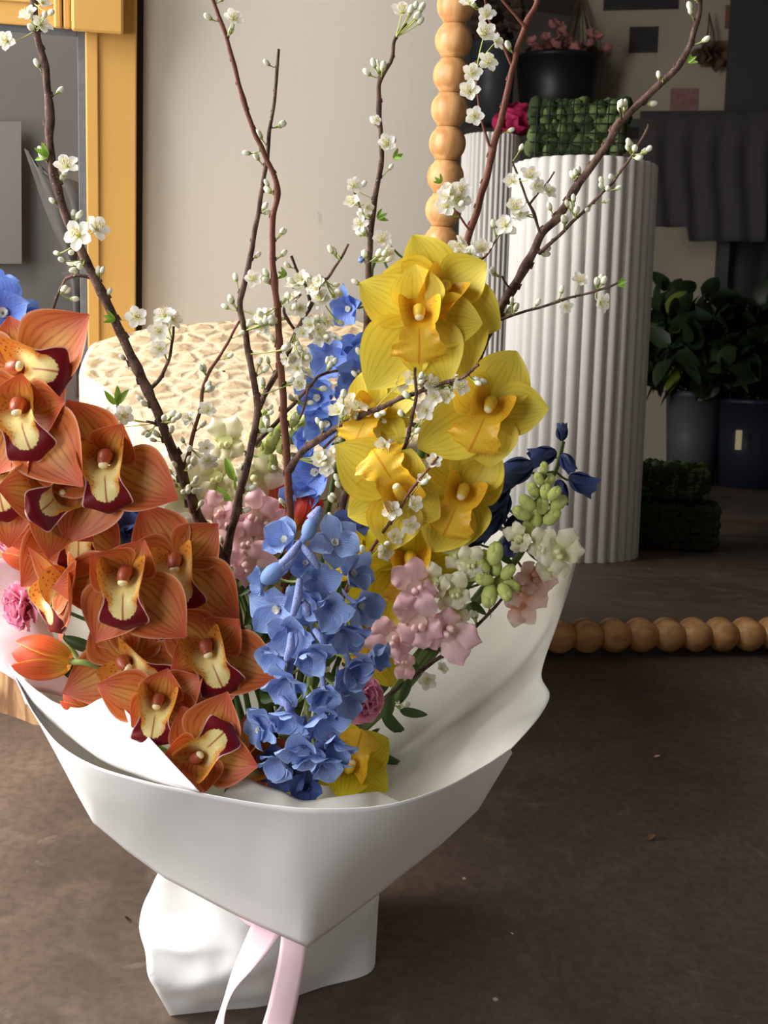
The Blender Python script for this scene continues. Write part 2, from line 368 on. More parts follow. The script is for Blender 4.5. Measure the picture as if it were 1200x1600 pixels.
def petal(mb, L=1, W=.35, base=.12, p=.9, q=.8, tilt=0, bend=0, cup=.3, wave=0, wf=3, ph=0, nu=8, nv=10, rot=0, off=0.0, mat=None, mi=0, z0=0, fold=0, twist=0):
    rows = []; y = off; z = z0; ds = L / nv
    for j in range(nv + 1):
        v = j / nv; a = tilt + bend * v
        if j: y += math.cos(a) * ds; z += math.sin(a) * ds
        w_ = W * (math.sin(PI * min(1, max(0, v)) ** p) ** q if 0 < v < 1 else 0) + base * (1 - v) ** 2 * W * 2
        if v > .995: w_ = W * .03
        ny, nz = -math.sin(a), math.cos(a); row = []
        for i in range(nu + 1):
            s_ = 2 * i / nu - 1; h = cup * s_ * s_ * w_ + fold * abs(s_) * w_ + wave * s_ * s_ * math.sin(wf * 2 * PI * v + ph + (1.3 if s_ > 0 else 0)) + twist * s_ * w_ * v
            row.append(Vector((s_ * w_, y + ny * h, z + nz * h)))
        rows.append(row)
    m = rz(rot); mb.grid(rows, mi, (mat @ m) if mat else m)

# ------------------------------------------------------------------ the room
def slab(name, P, mat, thick=.05, inward=None):
    """quad P (4 points) thickened away from the room"""
    P = [Vector(p) for p in P]; n = (P[1] - P[0]).cross(P[3] - P[0]).normalized()
    if inward is not None and n.dot(Vector(inward)) > 0: n = -n
    b = MB(); Q = [p + n * thick for p in P]; b.add(P + Q, [(0, 1, 2, 3), (7, 6, 5, 4), (0, 4, 5, 1), (1, 5, 6, 2), (2, 6, 7, 3), (3, 7, 4, 0)]); return struct(obj(name, b, mat, smooth=False))
slab('floor', [(-3, -4.2, 0), (5.2, -4.2, 0), (5.2, 4.0, 0), (-3, 4.0, 0)], 'floor', .06, (0, 0, 1))
slab('ceiling', [(-2.0, -4.2, 2.75), (5.2, -4.2, 2.75), (5.2, 3.2, 2.75), (-2.0, 3.2, 2.75)], 'ceiling', .06, (0, 0, -1))
aW = wco(atw(216.5, 300))[0]                                    # where the wall meets the door frame
slab('wall_back', [wpt(aW + .006, 0), wpt(5.0, 0), wpt(5.0, 2.75), wpt(aW + .006, 2.75)], 'wall', .12, -WN)
slab('wall_right', [(5.0, -4.2, 0), (5.0, 3.2, 0), (5.0, 3.2, 2.75), (5.0, -4.2, 2.75)], 'wall2', .1, (-1, 0, 0))
slab('wall_front', [(-2, -4.1, 0), (5.2, -4.1, 0), (5.2, -4.1, 2.75), (-2, -4.1, 2.75)], 'wall2', .1, (0, 1, 0))
for i, (ya, yb, za, zb) in enumerate(((-4.2, .1, 0, 2.75), (.1, 1.78, 2.3, 2.75))):
    slab('wall_left' if i == 0 else 'wall_left_lintel', [(-1.5, ya, za), (-1.5, yb, za), (-1.5, yb, zb), (-1.5, ya, zb)], 'wall2', .1, (1, 0, 0))

# yellow door with its glass, left of the wall
ed = lambda px, py: wco(atw(px, py))
doorL = -1.45
def wbox(mb, a0, a1, z0, z1, o0, o1, mi=0):
    vs = [wpt(a, z, o) for o in (o0, o1) for z in (z0, z1) for a in (a0, a1)]
    mb.add(vs, [(0, 1, 3, 2), (4, 6, 7, 5), (0, 4, 5, 1), (2, 3, 7, 6), (0, 2, 6, 4), (1, 5, 7, 3)], None, mi)
aS0 = ed(137, 300)[0]; zR = ed(70, 42)[1]
door = struct(thing('door_1', 'mustard yellow glazed door beside the plaster wall', 'door', wpt(-.8, 0)))
del door['category']
def dpart(name, boxes, mat, bevel=.002, parent=None):
    b = MB()
    for q in boxes: wbox(b, *q)
    return obj(name, b, mat, parent or door, Matrix.Identity(4), smooth=False, bevel=bevel)
dpart('stile', [(aS0, aW - .003, 0, 2.2, -.03, .03), (aS0 - .0, aS0 + .018, 0, 2.2, .028, .034)], 'doorpaint')
dpart('hinge_stile', [(doorL, doorL + .08, 0, 2.2, -.03, .03)], 'doorpaint')
dpart('bottom_rail', [(doorL + .08, aS0, 0, .12, -.03, .03)], 'doorpaint')
aB0 = ed(88, 20)[0]; aB1 = ed(195, 20)[0]
dpart('middle_rail', [(doorL + .08, aS0, zR, zR + .11, -.02, .024), (doorL + .08, aS0, zR + .030, zR + .034, .02, .028)], 'doorpaint')
dpart('top_rail', [(doorL + .08, aS0, 2.1, 2.2, -.03, .03)], 'doorpaint')
lk = dpart('lock_case', [(aB0 + .024, aB1, zR - .002, zR + .15, .022, .062)], 'doorpaint', .004)
dpart('lock_trim', [(aB0, aB0 + .011, zR, zR + .15, .022, .052), (aB0 + .012, aB0 + .023, zR, zR + .15, .022, .05)], 'doorpaint', .003, lk)
dpart('glass_pane', [(doorL + .08, aS0, .12, zR, -.004, .002)], 'glass', 0)
dpart('glazing_seal', [(aS0 - .012, aS0, .12, zR, -.01, .012), (doorL + .08, aS0 - .012, zR - .010, zR, -.01, .012)], 'seal', .001)
struct(dpart('trim_1', [(aW - .003, aW + .006, 0, 2.3, -.03, .008)], 'rubber', 0)); 
bpy.data.objects['trim_1'].name = 'rubber_seal'
# what stands behind the glass
bo = MB(); wbox(bo, -1.6, .3, 0, 2.4, -.75, -.70); struct(obj('wall_beyond_door', bo, 'beyond', smooth=False))
def bhind(px, py, off): return atw(px, py, off)
q = [bhind(-60, 190, -.66), bhind(33, 190, -.66), bhind(34, 412, -.66), bhind(-60, 412, -.66)]
b = MB(); b.add(q + [p + WN * .003 for p in q], [(0, 1, 2, 3), (7, 6, 5, 4), (0, 4, 5, 1), (1, 5, 6, 2), (2, 6, 7, 3), (3, 7, 4, 0)])
tag(obj('poster', b, 'sheetgrey', smooth=False), 'pale blank sheet on the grey wall behind the door glass', 'poster')
b = MB(); rows = []
L1 = cat([bhind(38, 232, -.5), bhind(70, 330, -.5), bhind(98, 400, -.5), bhind(112, 470, -.5), bhind(116, 620, -.5)], 14); L2 = cat([bhind(80, 280, -.5), bhind(124, 290, -.5), bhind(136, 350, -.5), bhind(142, 470, -.5), bhind(144, 620, -.5)], 14)
for i in range(14): rows.append([L1[i].lerp(L2[i], k / 8) + WN * .02 * math.sin(k * 1.7 + i * .2) for k in range(9)])
b.grid(rows); tag(obj('hanging_sheet', b, 'sheetgrey', solid=.001), 'white draped sheet behind the door glass beside the yellow stile', 'sheet')

# ------------------------------------------------------------------ mirror with its frame of wooden beads
mir = thing('mirror', 'large wall mirror in a beaded wooden frame leaning on the wall', 'mirror', P0 - MV * .028)
MW = Matrix(((MU.x, MV.x, MN.x, P0.x), (MU.y, MV.y, MN.y, P0.y), (MU.z, MV.z, MN.z, P0.z), (0, 0, 0, 1)))
SP = .0455; U0 = -.2357; NB = 29; NH = 21
b = MB(); b.box((U0 + NH * SP / 2, NB * SP / 2, -.002), (NH * SP - .01, NB * SP - .01, .004)); obj('mirror_glass', b, 'mirror', mir, MW, smooth=False)
b = MB(); b.box((U0 + NH * SP / 2, NB * SP / 2, -.012), (NH * SP + .01, NB * SP + .01, .014)); obj('backing_board', b, 'darkwood', mir, MW, smooth=False)
b = MB(); R_ = .0262
rows = []
for i in range(15):
    th = PI * i / 14; zz = R_ * .93 * math.cos(th); rr = R_ * math.sin(th) ** .85; rr = max(rr, .0165 if 1 < i < 13 else .0005); rows.append([Vector((rr * math.cos(2 * PI * j / 24), rr * math.sin(2 * PI * j / 24), zz)) for j in range(24)])
b.grid(rows, closed=True, flip=True); bead = b.mesh('bead', [M['bead']])
for side in range(4):
    cnt = NB if side in (0, 2) else NH - 1
    for k in range(cnt):
        if side == 0: lx, ly, rot = U0, (k + .12) * SP + .0, Matrix.Rotation(PI / 2, 4, 'X')
        elif side == 1: lx, ly, rot = U0 + (k + 1) * SP - .0, .0, Matrix.Rotation(PI / 2, 4, 'Y')
        elif side == 2: lx, ly, rot = U0 + NH * SP, (k + .5) * SP, Matrix.Rotation(PI / 2, 4, 'X')
        else: lx, ly, rot = U0 + (k + 1) * SP, NB * SP, Matrix.Rotation(PI / 2, 4, 'Y')
        obj('bead', bead, [], mir, MW @ Matrix.Translation((lx, ly, .006)) @ rot @ Matrix.Rotation(random.random() * 6, 4, 'Z'))

# ------------------------------------------------------------------ stump and carved drum stool behind the bouquet
def ring_solid(mb, outline, z0, z1, rnd=.01, uvs=30, mi=0):
    n = len(outline); c = sum((Vector((p[0], p[1], 0)) for p in outline), Vector()) / n
    prof = [(0, z0), (0, z0 + (z1 - z0) * .33), (0, z0 + (z1 - z0) * .66), (0, z1 - rnd), (rnd * .3, z1 - rnd * .3), (rnd, z1)]
    rows = [[Vector((p[0], p[1], 0)) + (c - Vector((p[0], p[1], 0))).normalized() * i + Vector((0, 0, z)) for p in outline] for i, z in prof]
    o = len(mb.v); mb.grid(rows, mi, closed=True)
    per = 0; cum = [0]
    for i in range(n): per += (Vector(outline[i]) - Vector(outline[(i + 1) % n])).length; cum.append(per)
    k = len(mb.uv) - (len(rows) - 1) * n
    for r in range(len(rows) - 1):
        for i in range(n): mb.uv[k] = [(rows[r][i].z * uvs * .55, cum[i] * uvs), (rows[r][i].z * uvs * .55, cum[i + 1] * uvs), (rows[r + 1][i].z * uvs * .55, cum[i + 1] * uvs), (rows[r + 1][i].z * uvs * .55, cum[i] * uvs)]; k += 1
    top = [rows[-1]]
    for t in (.8, .6, .4, .2, .01): top.append([c + Vector((0, 0, z1)) + (p - c - Vector((0, 0, z1))) * t for p in rows[-1]])
    vs = [p for r in top for p in r]; fs = [(r * n + i, r * n + (i + 1) % n, (r + 1) * n + (i + 1) % n, (r + 1) * n + i) for r in range(5) for i in range(n)]
    mb.add(vs, fs, [(p.x * uvs, p.y * uvs) for p in vs], mi)
    mb.add(rows[0], [tuple(range(n))[::-1]], None, mi)
ZS = .485
lf = [atz(x, y, ZS) for x, y in ((277, 713), (247, 690), (213, 667), (160, 610), (124, 583), (137, 540), (160, 528), (220, 513), (277, 505), (353, 500), (500, 489))]
right = [lf[-1] + Vector((.07, -.04, 0)), lf[-1] + Vector((.11, -.16, 0)), lf[0] + Vector((.27, .20, 0)), lf[0] + Vector((.19, .04, 0)), lf[0] + Vector((.09, -.025, 0))]
ol = cat(lf + right + [lf[0]], 97)[:-1]; ol = [(p.x, p.y) for p in ol]
b = MB(); ring_solid(b, ol, .24, ZS, .008, 34)
cx = sum(p[0] for p in ol) / len(ol); cy = sum(p[1] for p in ol) / len(ol)
st = thing('carved_stool', 'cream drum stool with a scalloped hand-carved surface behind the bouquet', 'stool', (cx, cy, .24)); obj('drum', b, 'stool', st)
b = MB(); so = []
for i in range(72):
    a = 2 * PI * i / 72; r = .30 * (1 + .03 * noise.noise(Vector((math.cos(a) * 2, math.sin(a) * 2, 1)))) + .004 * math.sin(i * 2.3); so.append((-.34 + r * math.cos(a), 1.715 + r * .80 * math.sin(a)))
ring_solid(b, so, 0, .24, .008, 10)
sm = thing('tree_stump', 'rough brown tree stump low behind the left side of the paper', 'stump', (-.34, 1.715, 0)); obj('trunk', b, 'stump', sm)

# ------------------------------------------------------------------ what the mirror shows: things in the room, off to the right of the frame
def column(name, label, base, R, H, nr=34, group=None):
    t = thing(name, label, 'plinth', (base.x, base.y, 0)); b = MB(); n = nr * 10; rows = []
    def rr(a, k): return R - k * .010 * (1 - abs(math.sin(a * nr / 2)) ** .7)
    for z, k, s_ in ((0, 1, 1), (.25 * H, 1, 1), (.5 * H, 1, 1), (.75 * H, 1, 1), (H - .004, 1, 1), (H, .9, .985)):
        rows.append([Vector((base.x + rr(2 * PI * i / n, k) * s_ * math.cos(2 * PI * i / n), base.y + rr(2 * PI * i / n, k) * s_ * math.sin(2 * PI * i / n), z)) for i in range(n)])
    b.grid(rows, closed=True); obj('fluted_shaft', b, 'plaster', t)
    b = MB(); b.add(rows[-1], [tuple(range(n))]); obj('top', b, 'plaster', t, smooth=False); return t
cl, cr = mfloor(775, 866), mfloor(993, 868); cc = (cl + cr) / 2; CRAD = (cl - cr).length / 2; cc = cc + RH * CRAD * .25
hgt = mpl(893, 243, (cc - RO).dot(RH) - CRAD * .9)[1]
column('fluted_plinth', 'tall white fluted plinth seen in the mirror, greenery on its top', cc, CRAD * .985, hgt)
s2 = (cc - RO).dot(RH) + .62
pa, pb = mpos(716, 400, s2), mpos(806, 400, s2); c2 = (pa + pb) / 2; h2 = mpl(755, 214, s2)[1]
column('fluted_plinth', 'shaded fluted plinth seen in the mirror behind the front plinth', Vector((c2.x, c2.y, 0)), (pa - pb).length / 2, h2)
def mframe(px, py, s):
    P = mpos(px, py, s); return Matrix(((RE.x, RH.x, 0, P.x), (RE.y, RH.y, 0, P.y), (0, 0, 1, P.z), (0, 0, 0, 1)))
def moss_block(name, label, px0, px1, py0, py1, s, d, mats, z=None):
    (a0, z1), (a1, z0) = mpl(px0, py0, s), mpl(px1, py1, s)
    if z is not None: z0 = z
    base = RO + RH * s + RE * ((a0 + a1) / 2); W = Matrix(((RE.x, RH.x, 0, base.x), (RE.y, RH.y, 0, base.y), (0, 0, 1, z0), (0, 0, 0, 1)))
    w_ = a1 - a0; h = z1 - z0; t = thing(name, label, 'basket', W=W); b = MB()
    for k in range(420):
        x = random.uniform(-w_ / 2, w_ / 2); zz = random.uniform(.01, h - .008); y = random.uniform(-d / 2, d / 2)
        f = random.random()
        if f < .5: y = -d / 2
        elif f < .75: zz = h - .006
        r = random.uniform(.008, .018); b.ball((x, y, zz), (r, r * .8, r * random.uniform(.7, 1.4)), 4, random.choice((0, 0, 1)))
    b.box((0, 0, h / 2), (w_ * .96, d * .94, h * .96)); obj('moss', b, mats, t, W)
    b = MB()
    for k in range(6):
        zz = h * (k + .5) / 6; b.tube([(-w_ / 2, -d / 2 - .012, zz + .004 * math.sin(k)), (0, -d / 2 - .02, zz), (w_ / 2, -d / 2 - .012, zz)], .0015, 4)
    for k in range(8):
        x = -w_ / 2 + w_ * (k + .5) / 8; b.tube([(x, -d / 2 - .018, 0), (x + .004, -d / 2 - .018, h), (x, d / 2, h + .012)], .0015, 4)
    obj('wire_mesh', b, 'wire', t, W); return t
sc_ = (cc - RO).dot(RH)
moss_block('moss_basket', 'wired block of green moss on top of the white fluted plinth', 835, 975, 170, 242, sc_ - .04, .16, ['moss', 'moss2'], hgt)
moss_block('moss_basket', 'dark wired moss block on the floor right of the plinth, under the other', 990, 1112, 782, 855, sc_ + .25, .2, ['moss', 'moss'], 0)
zb = mpl(1000, 782, sc_ + .25)[1]
moss_block('moss_basket', 'lighter moss block stacked on the dark one beside the plinth', 1004, 1098, 727, 782, sc_ + .25, .16, ['moss', 'moss2'], zb + .012)
def mbox(name, px0, py0, px1, py1, s, d, mat, parent=None, bevel=0, z0=None, kind=None):
    (a0, z1), (a1, zz0) = mpl(px0, py0, s), mpl(px1, py1, s); zz0 = zz0 if z0 is None else z0
    base = RO + RH * s + RE * ((a0 + a1) / 2); W = Matrix(((RE.x, RH.x, 0, base.x), (RE.y, RH.y, 0, base.y), (0, 0, 1, zz0), (0, 0, 0, 1)))
    b = MB(); b.box((0, d / 2, (z1 - zz0) / 2), (a1 - a0, d, z1 - zz0)); return obj(name, b, mat, parent, W, smooth=False, bevel=bevel), W, (a1 - a0, z1 - zz0)
SW = 4.4
# pin board wall with prints
pw, _, _ = mbox('partition_wall', 920, -260, 1420, 800, SW, .06, 'pinwall', z0=0); struct(pw); pw.name = 'wall_pinboard'
for (x0, y0, x1, y1, mt, lb) in ((944, -20, 1060, 14, 'photo2', 'dark landscape print pinned at the top of the wall in the mirror'), (984, 42, 1027, 82, 'photo2', 'small dark print pinned on the wall in the mirror'), (1096, 64, 1150, 104, 'photo1', 'brown print with a dark figure pinned on the wall in the mirror'),
                             (1048, 138, 1090, 172, 'photo3', 'pinkish print pinned just above the towel in the mirror'), (1134, 8, 1158, 44, 'photo1', 'small brown print pinned by the dark post in the mirror'), (1142, 142, 1154, 178, 'photo2', 'narrow dark print pinned beside the dark post in the mirror')):
    o, _, _ = mbox('pinned_print', x0, y0, x1, y1, SW - .004, .003, mt); tag(o, lb, 'print')
o, _, _ = mbox('post', 1157, -260, 1176, 800, SW - .12, .05, 'darkmetal', z0=0); tag(o, 'dark upright metal post seen in the mirror at the wall edge', 'post')
o, _, _ = mbox('curtain', 1178, -260, 1420, 180, SW - .07, .05, 'bucket', z0=0); tag(o, 'black cloth screen seen in the mirror at its right edge', 'screen')
# rack with towel
ST = 3.9
tb, WT, dm = mbox('dark_counter', 900, 186, 1400, 196, ST + .02, .3, 'darkmetal'); tb.name = 'counter_top'
tcn = thing('work_counter', 'dark counter seen in the mirror carrying the towel and buckets', 'counter', W=WT); tb.parent = tcn; tb.matrix_basis = Matrix.Identity(4)
for a_ in (-dm[0] * .46, 0, dm[0] * .46):
    for d_ in (.05, .27):
        b = MB(); zt = WT.translation.z; b.box((a_, d_, -zt / 2), (.04, .04, zt)); obj('leg', b, 'darkmetal', tcn, WT, smooth=False)
b = MB(); rows = []
(a0, z1), (a1, z0) = mpl(1000, 176, ST - .03), mpl(1196, 378, ST - .03)
for j in range(17):
    row = []
    for i in range(41):
        f = i / 40; fall = 0 if f < .88 else (f - .88) * .0
        bot = z0 + (.06 if f < .42 else 0)
        zz = z1 + (bot - z1) * (j / 16) if j > 1 else z1 + .004 * (2 - j)
        dy = -.0 + .014 * math.sin(f * 31 + math.sin(j * .3)) * min(1, j / 5) if j > 1 else (.03 if j == 1 else .2) - .03
        X = RO + RH * (ST - .03 + (dy if j > 1 else (.0 if j == 1 else .16))) + RE * (a0 + (a1 - a0) * f); row.append(Vector((X.x, X.y, zz)))
    rows.append(row)
b.grid(rows); tag(obj('grey_towel', b, 'towel', solid=.006), 'grey towel hanging over the counter edge, seen in the mirror', 'towel')
def bucket(name, label, px0, px1, py0, py1, s, mat, z=None, flowers=None, taper=.82, group=None):
    (a0, z1), (a1, z0) = mpl(px0, py0, s), mpl(px1, py1, s); z0 = z0 if z is None else z; R1 = (a1 - a0) / 2
    X = RO + RH * (s + R1) + RE * ((a0 + a1) / 2); W = Matrix.Translation((X.x, X.y, z0)); t = thing(name, label, 'bucket', W=W); h = z1 - z0; rows = []
    b = MB()
    for r, zz in ((.01, .0), (R1 * taper, .0), (R1 * (taper + .09), h * .5), (R1 * .99, h * .93), (R1 * 1.04, h * .94), (R1 * 1.04, h), (R1 * .97, h), (R1 * (taper + .03), h * .3), (.01, h * .3)): rows.append([Vector((r * math.cos(2 * PI * i / 32), r * math.sin(2 * PI * i / 32), zz)) for i in range(32)])
    b.grid(rows, closed=True); obj('pail', b, mat, t, W)
    return t, W, R1, h
zc = WT.translation.z + dm[1]
t, W, R1, h = bucket('flower_bucket', 'black bucket of dusty pink flowers seen in the mirror above the plinth', 800, 935, 78, 190, ST + .05, 'bucket', z=zc)
def clump(name, label, W, R1, h, n, sz, mat, cat_, spread=1.1, hh=.12):
    b = MB()
    for k in range(n):
        a = random.random() * 6.28; r = R1 * spread * math.sqrt(random.random()); c = Vector((r * math.cos(a), r * math.sin(a), h + random.uniform(-.01, hh)))
        mt = Matrix.Translation(c) @ Matrix.Rotation(random.uniform(-1, 1), 4, 'X') @ Matrix.Rotation(random.uniform(-1, 1), 4, 'Y')
        for q in range(6): petal(b, sz, sz * .4, .2, .9, .6, .5, .2, .3, 0, nu=2, nv=3, rot=q * PI / 3, mat=mt)
    for k in range(10):
        a = k * .7; b.tube([(0, 0, .1 * h), (R1 * .7 * math.cos(a), R1 * .7 * math.sin(a), h + .02)], .003, 4, 1)
    return tag(obj(name, b, [mat, 'leaf'], None, W), label, cat_)
clump('pink_flower_bunch', 'dusty pink flowers standing in the black bucket in the mirror', W, R1, h, 60, .035, 'dusty', 'flowers', 1.15, .10)
t, W, R1, h = bucket('flower_bucket', 'grey-banded dark bucket seen in the mirror left of the black one', 730, 800, 60, 190, ST + .02, 'bucketgrey', z=zc)
clump('leafy_bunch', 'dark autumn foliage standing in the grey bucket in the mirror', W, R1, h, 40, .05, 'darkwood', 'foliage', 1.2, .25)
# magenta paper on the second plinth
b = MB(); P = mpos(806, 222, s2); 
for k in range(7): petal(b, .09, .05, .3, .8, .5, .7, .8, .5, .008, 2, k, 6, 8, rot=k * .9)
tag(obj('magenta_paper_wrap', b, 'magenta', None, aim(Vector((P.x, P.y, h2 + .002)) , (-RH * .4 + Vector((0, 0, 1))), 1.1), solid=.001), 'magenta paper bundle on the shaded plinth in the mirror', 'paper')
# potted plants beyond, on the floor
M['leafolive'] = plain('olive_green_leaf', (104, 118, 44), .45, .4, .1, .3, 25)
def leaf_plant(name, label, px, py, s, Rpx, n, mat, z=0, hh=.5):
    P = mpos(px, py, s); P.z = z; W = Matrix.Translation(P); t = thing(name, label, 'plant', W=W); scale = Rpx * (1.9 + s) / F
    b = MB()
    for r in range(n):
        a = random.random() * 6.28; e = random.uniform(.2, 1.3); r_ = scale * random.uniform(.3, 1); c = Vector((math.cos(a) * math.cos(e) * r_, math.sin(a) * math.cos(e) * r_, hh + math.sin(e) * r_))
        mt = aim(c, (random.uniform(-1, 1), random.uniform(-1, 1), random.uniform(0, 1)), 1, random.random() * 6); petal(b, .12, .032, .2, .8, .7, .1, -.5, .3, nu=2, nv=5, mat=mt, mi=1 if random.random() < .05 else 0)
    obj('foliage', b, [mat, 'leafolive'], t, W); b = MB()
    for k in range(9):
        a = k * .8; b.tube([(0, 0, .3 * hh), (math.cos(a) * .04, math.sin(a) * .04, hh), (math.cos(a) * scale * .5, math.sin(a) * scale * .5, hh + scale * .6)], .004, 5)
    obj('stem', b, 'stem', t, W); return t
for i, (x0, x1, y0, y1, s, mt, lb) in enumerate(((1042, 1128, 610, 735, 3.3, 'bucketgrey', 'grey-black tall bucket on the floor in the mirror, left of the navy one'), (1118, 1260, 622, 742, 3.25, 'bucketblue', 'navy bucket on the floor at the right edge of the mirror'))):
    t, W, R1, h = bucket('plant_bucket', lb, x0, x1, y0, y1, s, mt, z=0)
    leaf_plant('leafy_plant', ('dark leafy plant in the grey-black bucket in the mirror', 'dark leafy plant in the navy bucket at the mirror edge')[i], (x0 + x1) / 2, 600, s + R1, 160, 480, 'leafdark', 0, h)
def dried(label, px, py, n, L):
    W = mframe(px, py, SW - .07); t = thing('dried_flower_bunch', label, 'dried flowers', W=W); b = MB(); h = MB()
    for k in range(n):
        e = Vector((random.uniform(-.12, .12), random.uniform(-.03, .02), -L * random.uniform(.7, 1))); b.tube(cat([(0, 0, 0), e * .5 + Vector((.01, 0, 0)), e], 6), .0025, 4)
        for q in range(4): petal(h, .05, .022, .2, .8, .6, .4, .3, .3, 0, nu=2, nv=3, rot=q * 1.57, mat=aim(e, (random.uniform(-1, 1), -1, random.uniform(-1, 1))))
    obj('stem', b, 'darkwood', t, W); obj('flower_heads', h, 'darkwood', t, W)
dried('dark dried flowers hanging on the cream wall above the moss block, in the mirror', 905, -10, 12, .34)
dried('small dried sprig hanging between the prints on the cream wall in the mirror', 1108, 20, 5, .22)
b, _, _ = mbox('price_tag', 1150, 672, 1158, 703, 3.2, .003, 'capcream'); tag(b, 'small pale tag stuck on the navy bucket in the mirror', 'tag')


# ================================================================== THE BOUQUET
NECK = Vector((-.085, 1.10, .17))
def pt(q, dy=0.0): return aty(q[0], q[1], q[2] + dy)

# ------------------------------------------------------------------ paper
wrap = thing('paper_wrap', 'white paper wrapped around the large bouquet standing on the concrete floor', 'wrapping paper', (-.08, 1.08, 0))
def line_(p, n):
    k = len(p) - 1; out = []
    for i in range(n):
        t = i / (n - 1) * k; j = min(int(t), k - 1); out.append(p[j].lerp(p[j + 1], t - j))
    return out
def loft(name, rows, mat, nu=48, nv=18, amp=.004, fr=9, seed=0, solid=.0007, parent=None, straight=()):
    R = [(line_([pt(q) for q in r], nu) if k in straight else cat([pt(q) for q in r], nu)) for k, r in enumerate(rows)]; C = [cat([R[k][i] for k in range(len(R))], nv) for i in range(nu)]
    P = [[C[i][j].copy() for i in range(nu)] for j in range(nv)]
    for j in range(nv):
        for i in range(nu):
            e = min(1, min(j, nv - 1 - j, i, nu - 1 - i) / 3); p = P[j][i]
            n_ = noise.noise(p * fr + Vector((seed, 0, 0))) + .5 * abs(noise.noise(p * fr * 2.3 + Vector((seed, 9, 0))))
            P[j][i] = p + Vector((0, -1, .2)) * n_ * amp * (.4 + .6 * e)
    b = MB(); b.grid(P); return obj(name, b, mat, parent or wrap, Matrix.Identity(4), solid=solid)
rimA = [(14, 1037, 1.07), (36, 1086, 1.04), (62, 1128, 1.0), (96, 1166, .965), (148, 1196, .925), (226, 1220, .895), (310, 1238, .88), (405, 1255, .87), (495, 1263, .865), (600, 1258, .87), (690, 1232, .89), (755, 1198, .925), (797, 1170, .965)]
botA = [(15, 1040, 1.07), (48, 1105, 1.05), (88, 1178, 1.035), (118, 1235, 1.02), (146, 1285, 1.01), (200, 1330, 1.0), (258, 1372, .99), (370, 1430, .955), (480, 1480, .92), (585, 1402, .945), (690, 1318, .975), (747, 1265, .985), (800, 1176, .975)]
midA = [((a[0] + b_[0]) / 2, (a[1] + b_[1]) / 2, (a[2] + b_[2]) / 2 - .012 * math.sin(PI * i / 12)) for i, (a, b_) in enumerate(zip(rimA, botA))]
loft('outer_panel', [rimA, midA, botA], 'paper', 97, 26, .0025, 7, 1, straight=(2,))
und = [(p[0] + (430 - p[0]) * .55, p[1] + (1395 - p[1]) * .55, 1.05) for p in botA]
loft('folded_underside', [botA, und, [(430 + (p[0] - 430) * .12, 1395, 1.08) for p in botA]], 'paper', 97, 10, .001, 7, 2, straight=(0,))
# back sheet
cols = [
 [(-75, 900, 1.14), (-45, 960, 1.12), (-2, 1012, 1.10), (14, 1038, 1.075), (104, 1196, 1.04), (250, 1330, 1.03), (395, 1390, 1.08)],
 [(20, 868, 1.17), (35, 940, 1.16), (60, 1010, 1.14), (95, 1080, 1.10), (170, 1200, 1.07), (290, 1320, 1.06), (400, 1388, 1.085)],
 [(150, 800, 1.215), (170, 890, 1.20), (195, 990, 1.17), (225, 1080, 1.14), (285, 1200, 1.10), (360, 1310, 1.09), (410, 1388, 1.09)],
 [(300, 760, 1.25), (310, 860, 1.235), (330, 980, 1.20), (350, 1090, 1.17), (380, 1210, 1.13), (410, 1310, 1.11), (425, 1388, 1.10)],
 [(450, 728, 1.265), (452, 850, 1.245), (455, 980, 1.21), (458, 1100, 1.175), (455, 1215, 1.14), (445, 1315, 1.115), (435, 1388, 1.10)],
 [(600, 735, 1.26), (597, 850, 1.24), (590, 970, 1.205), (580, 1085, 1.165), (560, 1200, 1.12), (500, 1320, 1.10), (445, 1388, 1.095)],
 [(700, 785, 1.23), (700, 880, 1.21), (690, 990, 1.175), (670, 1100, 1.13), (635, 1205, 1.08), (560, 1320, 1.06), (455, 1388, 1.09)],
 [(785, 826, 1.19), (785, 910, 1.17), (775, 1000, 1.14), (755, 1090, 1.09), (710, 1190, 1.03), (600, 1320, 1.03), (460, 1388, 1.085)],
 [(846, 850, 1.15), (838, 930, 1.13), (822, 1010, 1.105), (806, 1080, 1.06), (765, 1170, 1.0), (640, 1310, 1.01), (465, 1388, 1.08)],
 [(905, 858, 1.10), (890, 915, 1.095), (873, 968, 1.085), (846, 1050, 1.05), (857, 1094, 1.02), (797, 1171, .972), (650, 1310, 1.0), (470, 1388, 1.075)]]
for c in cols[:-1]: c.insert(4, tuple((c[3][i] * .65 + c[4][i] * .35) for i in range(3)))

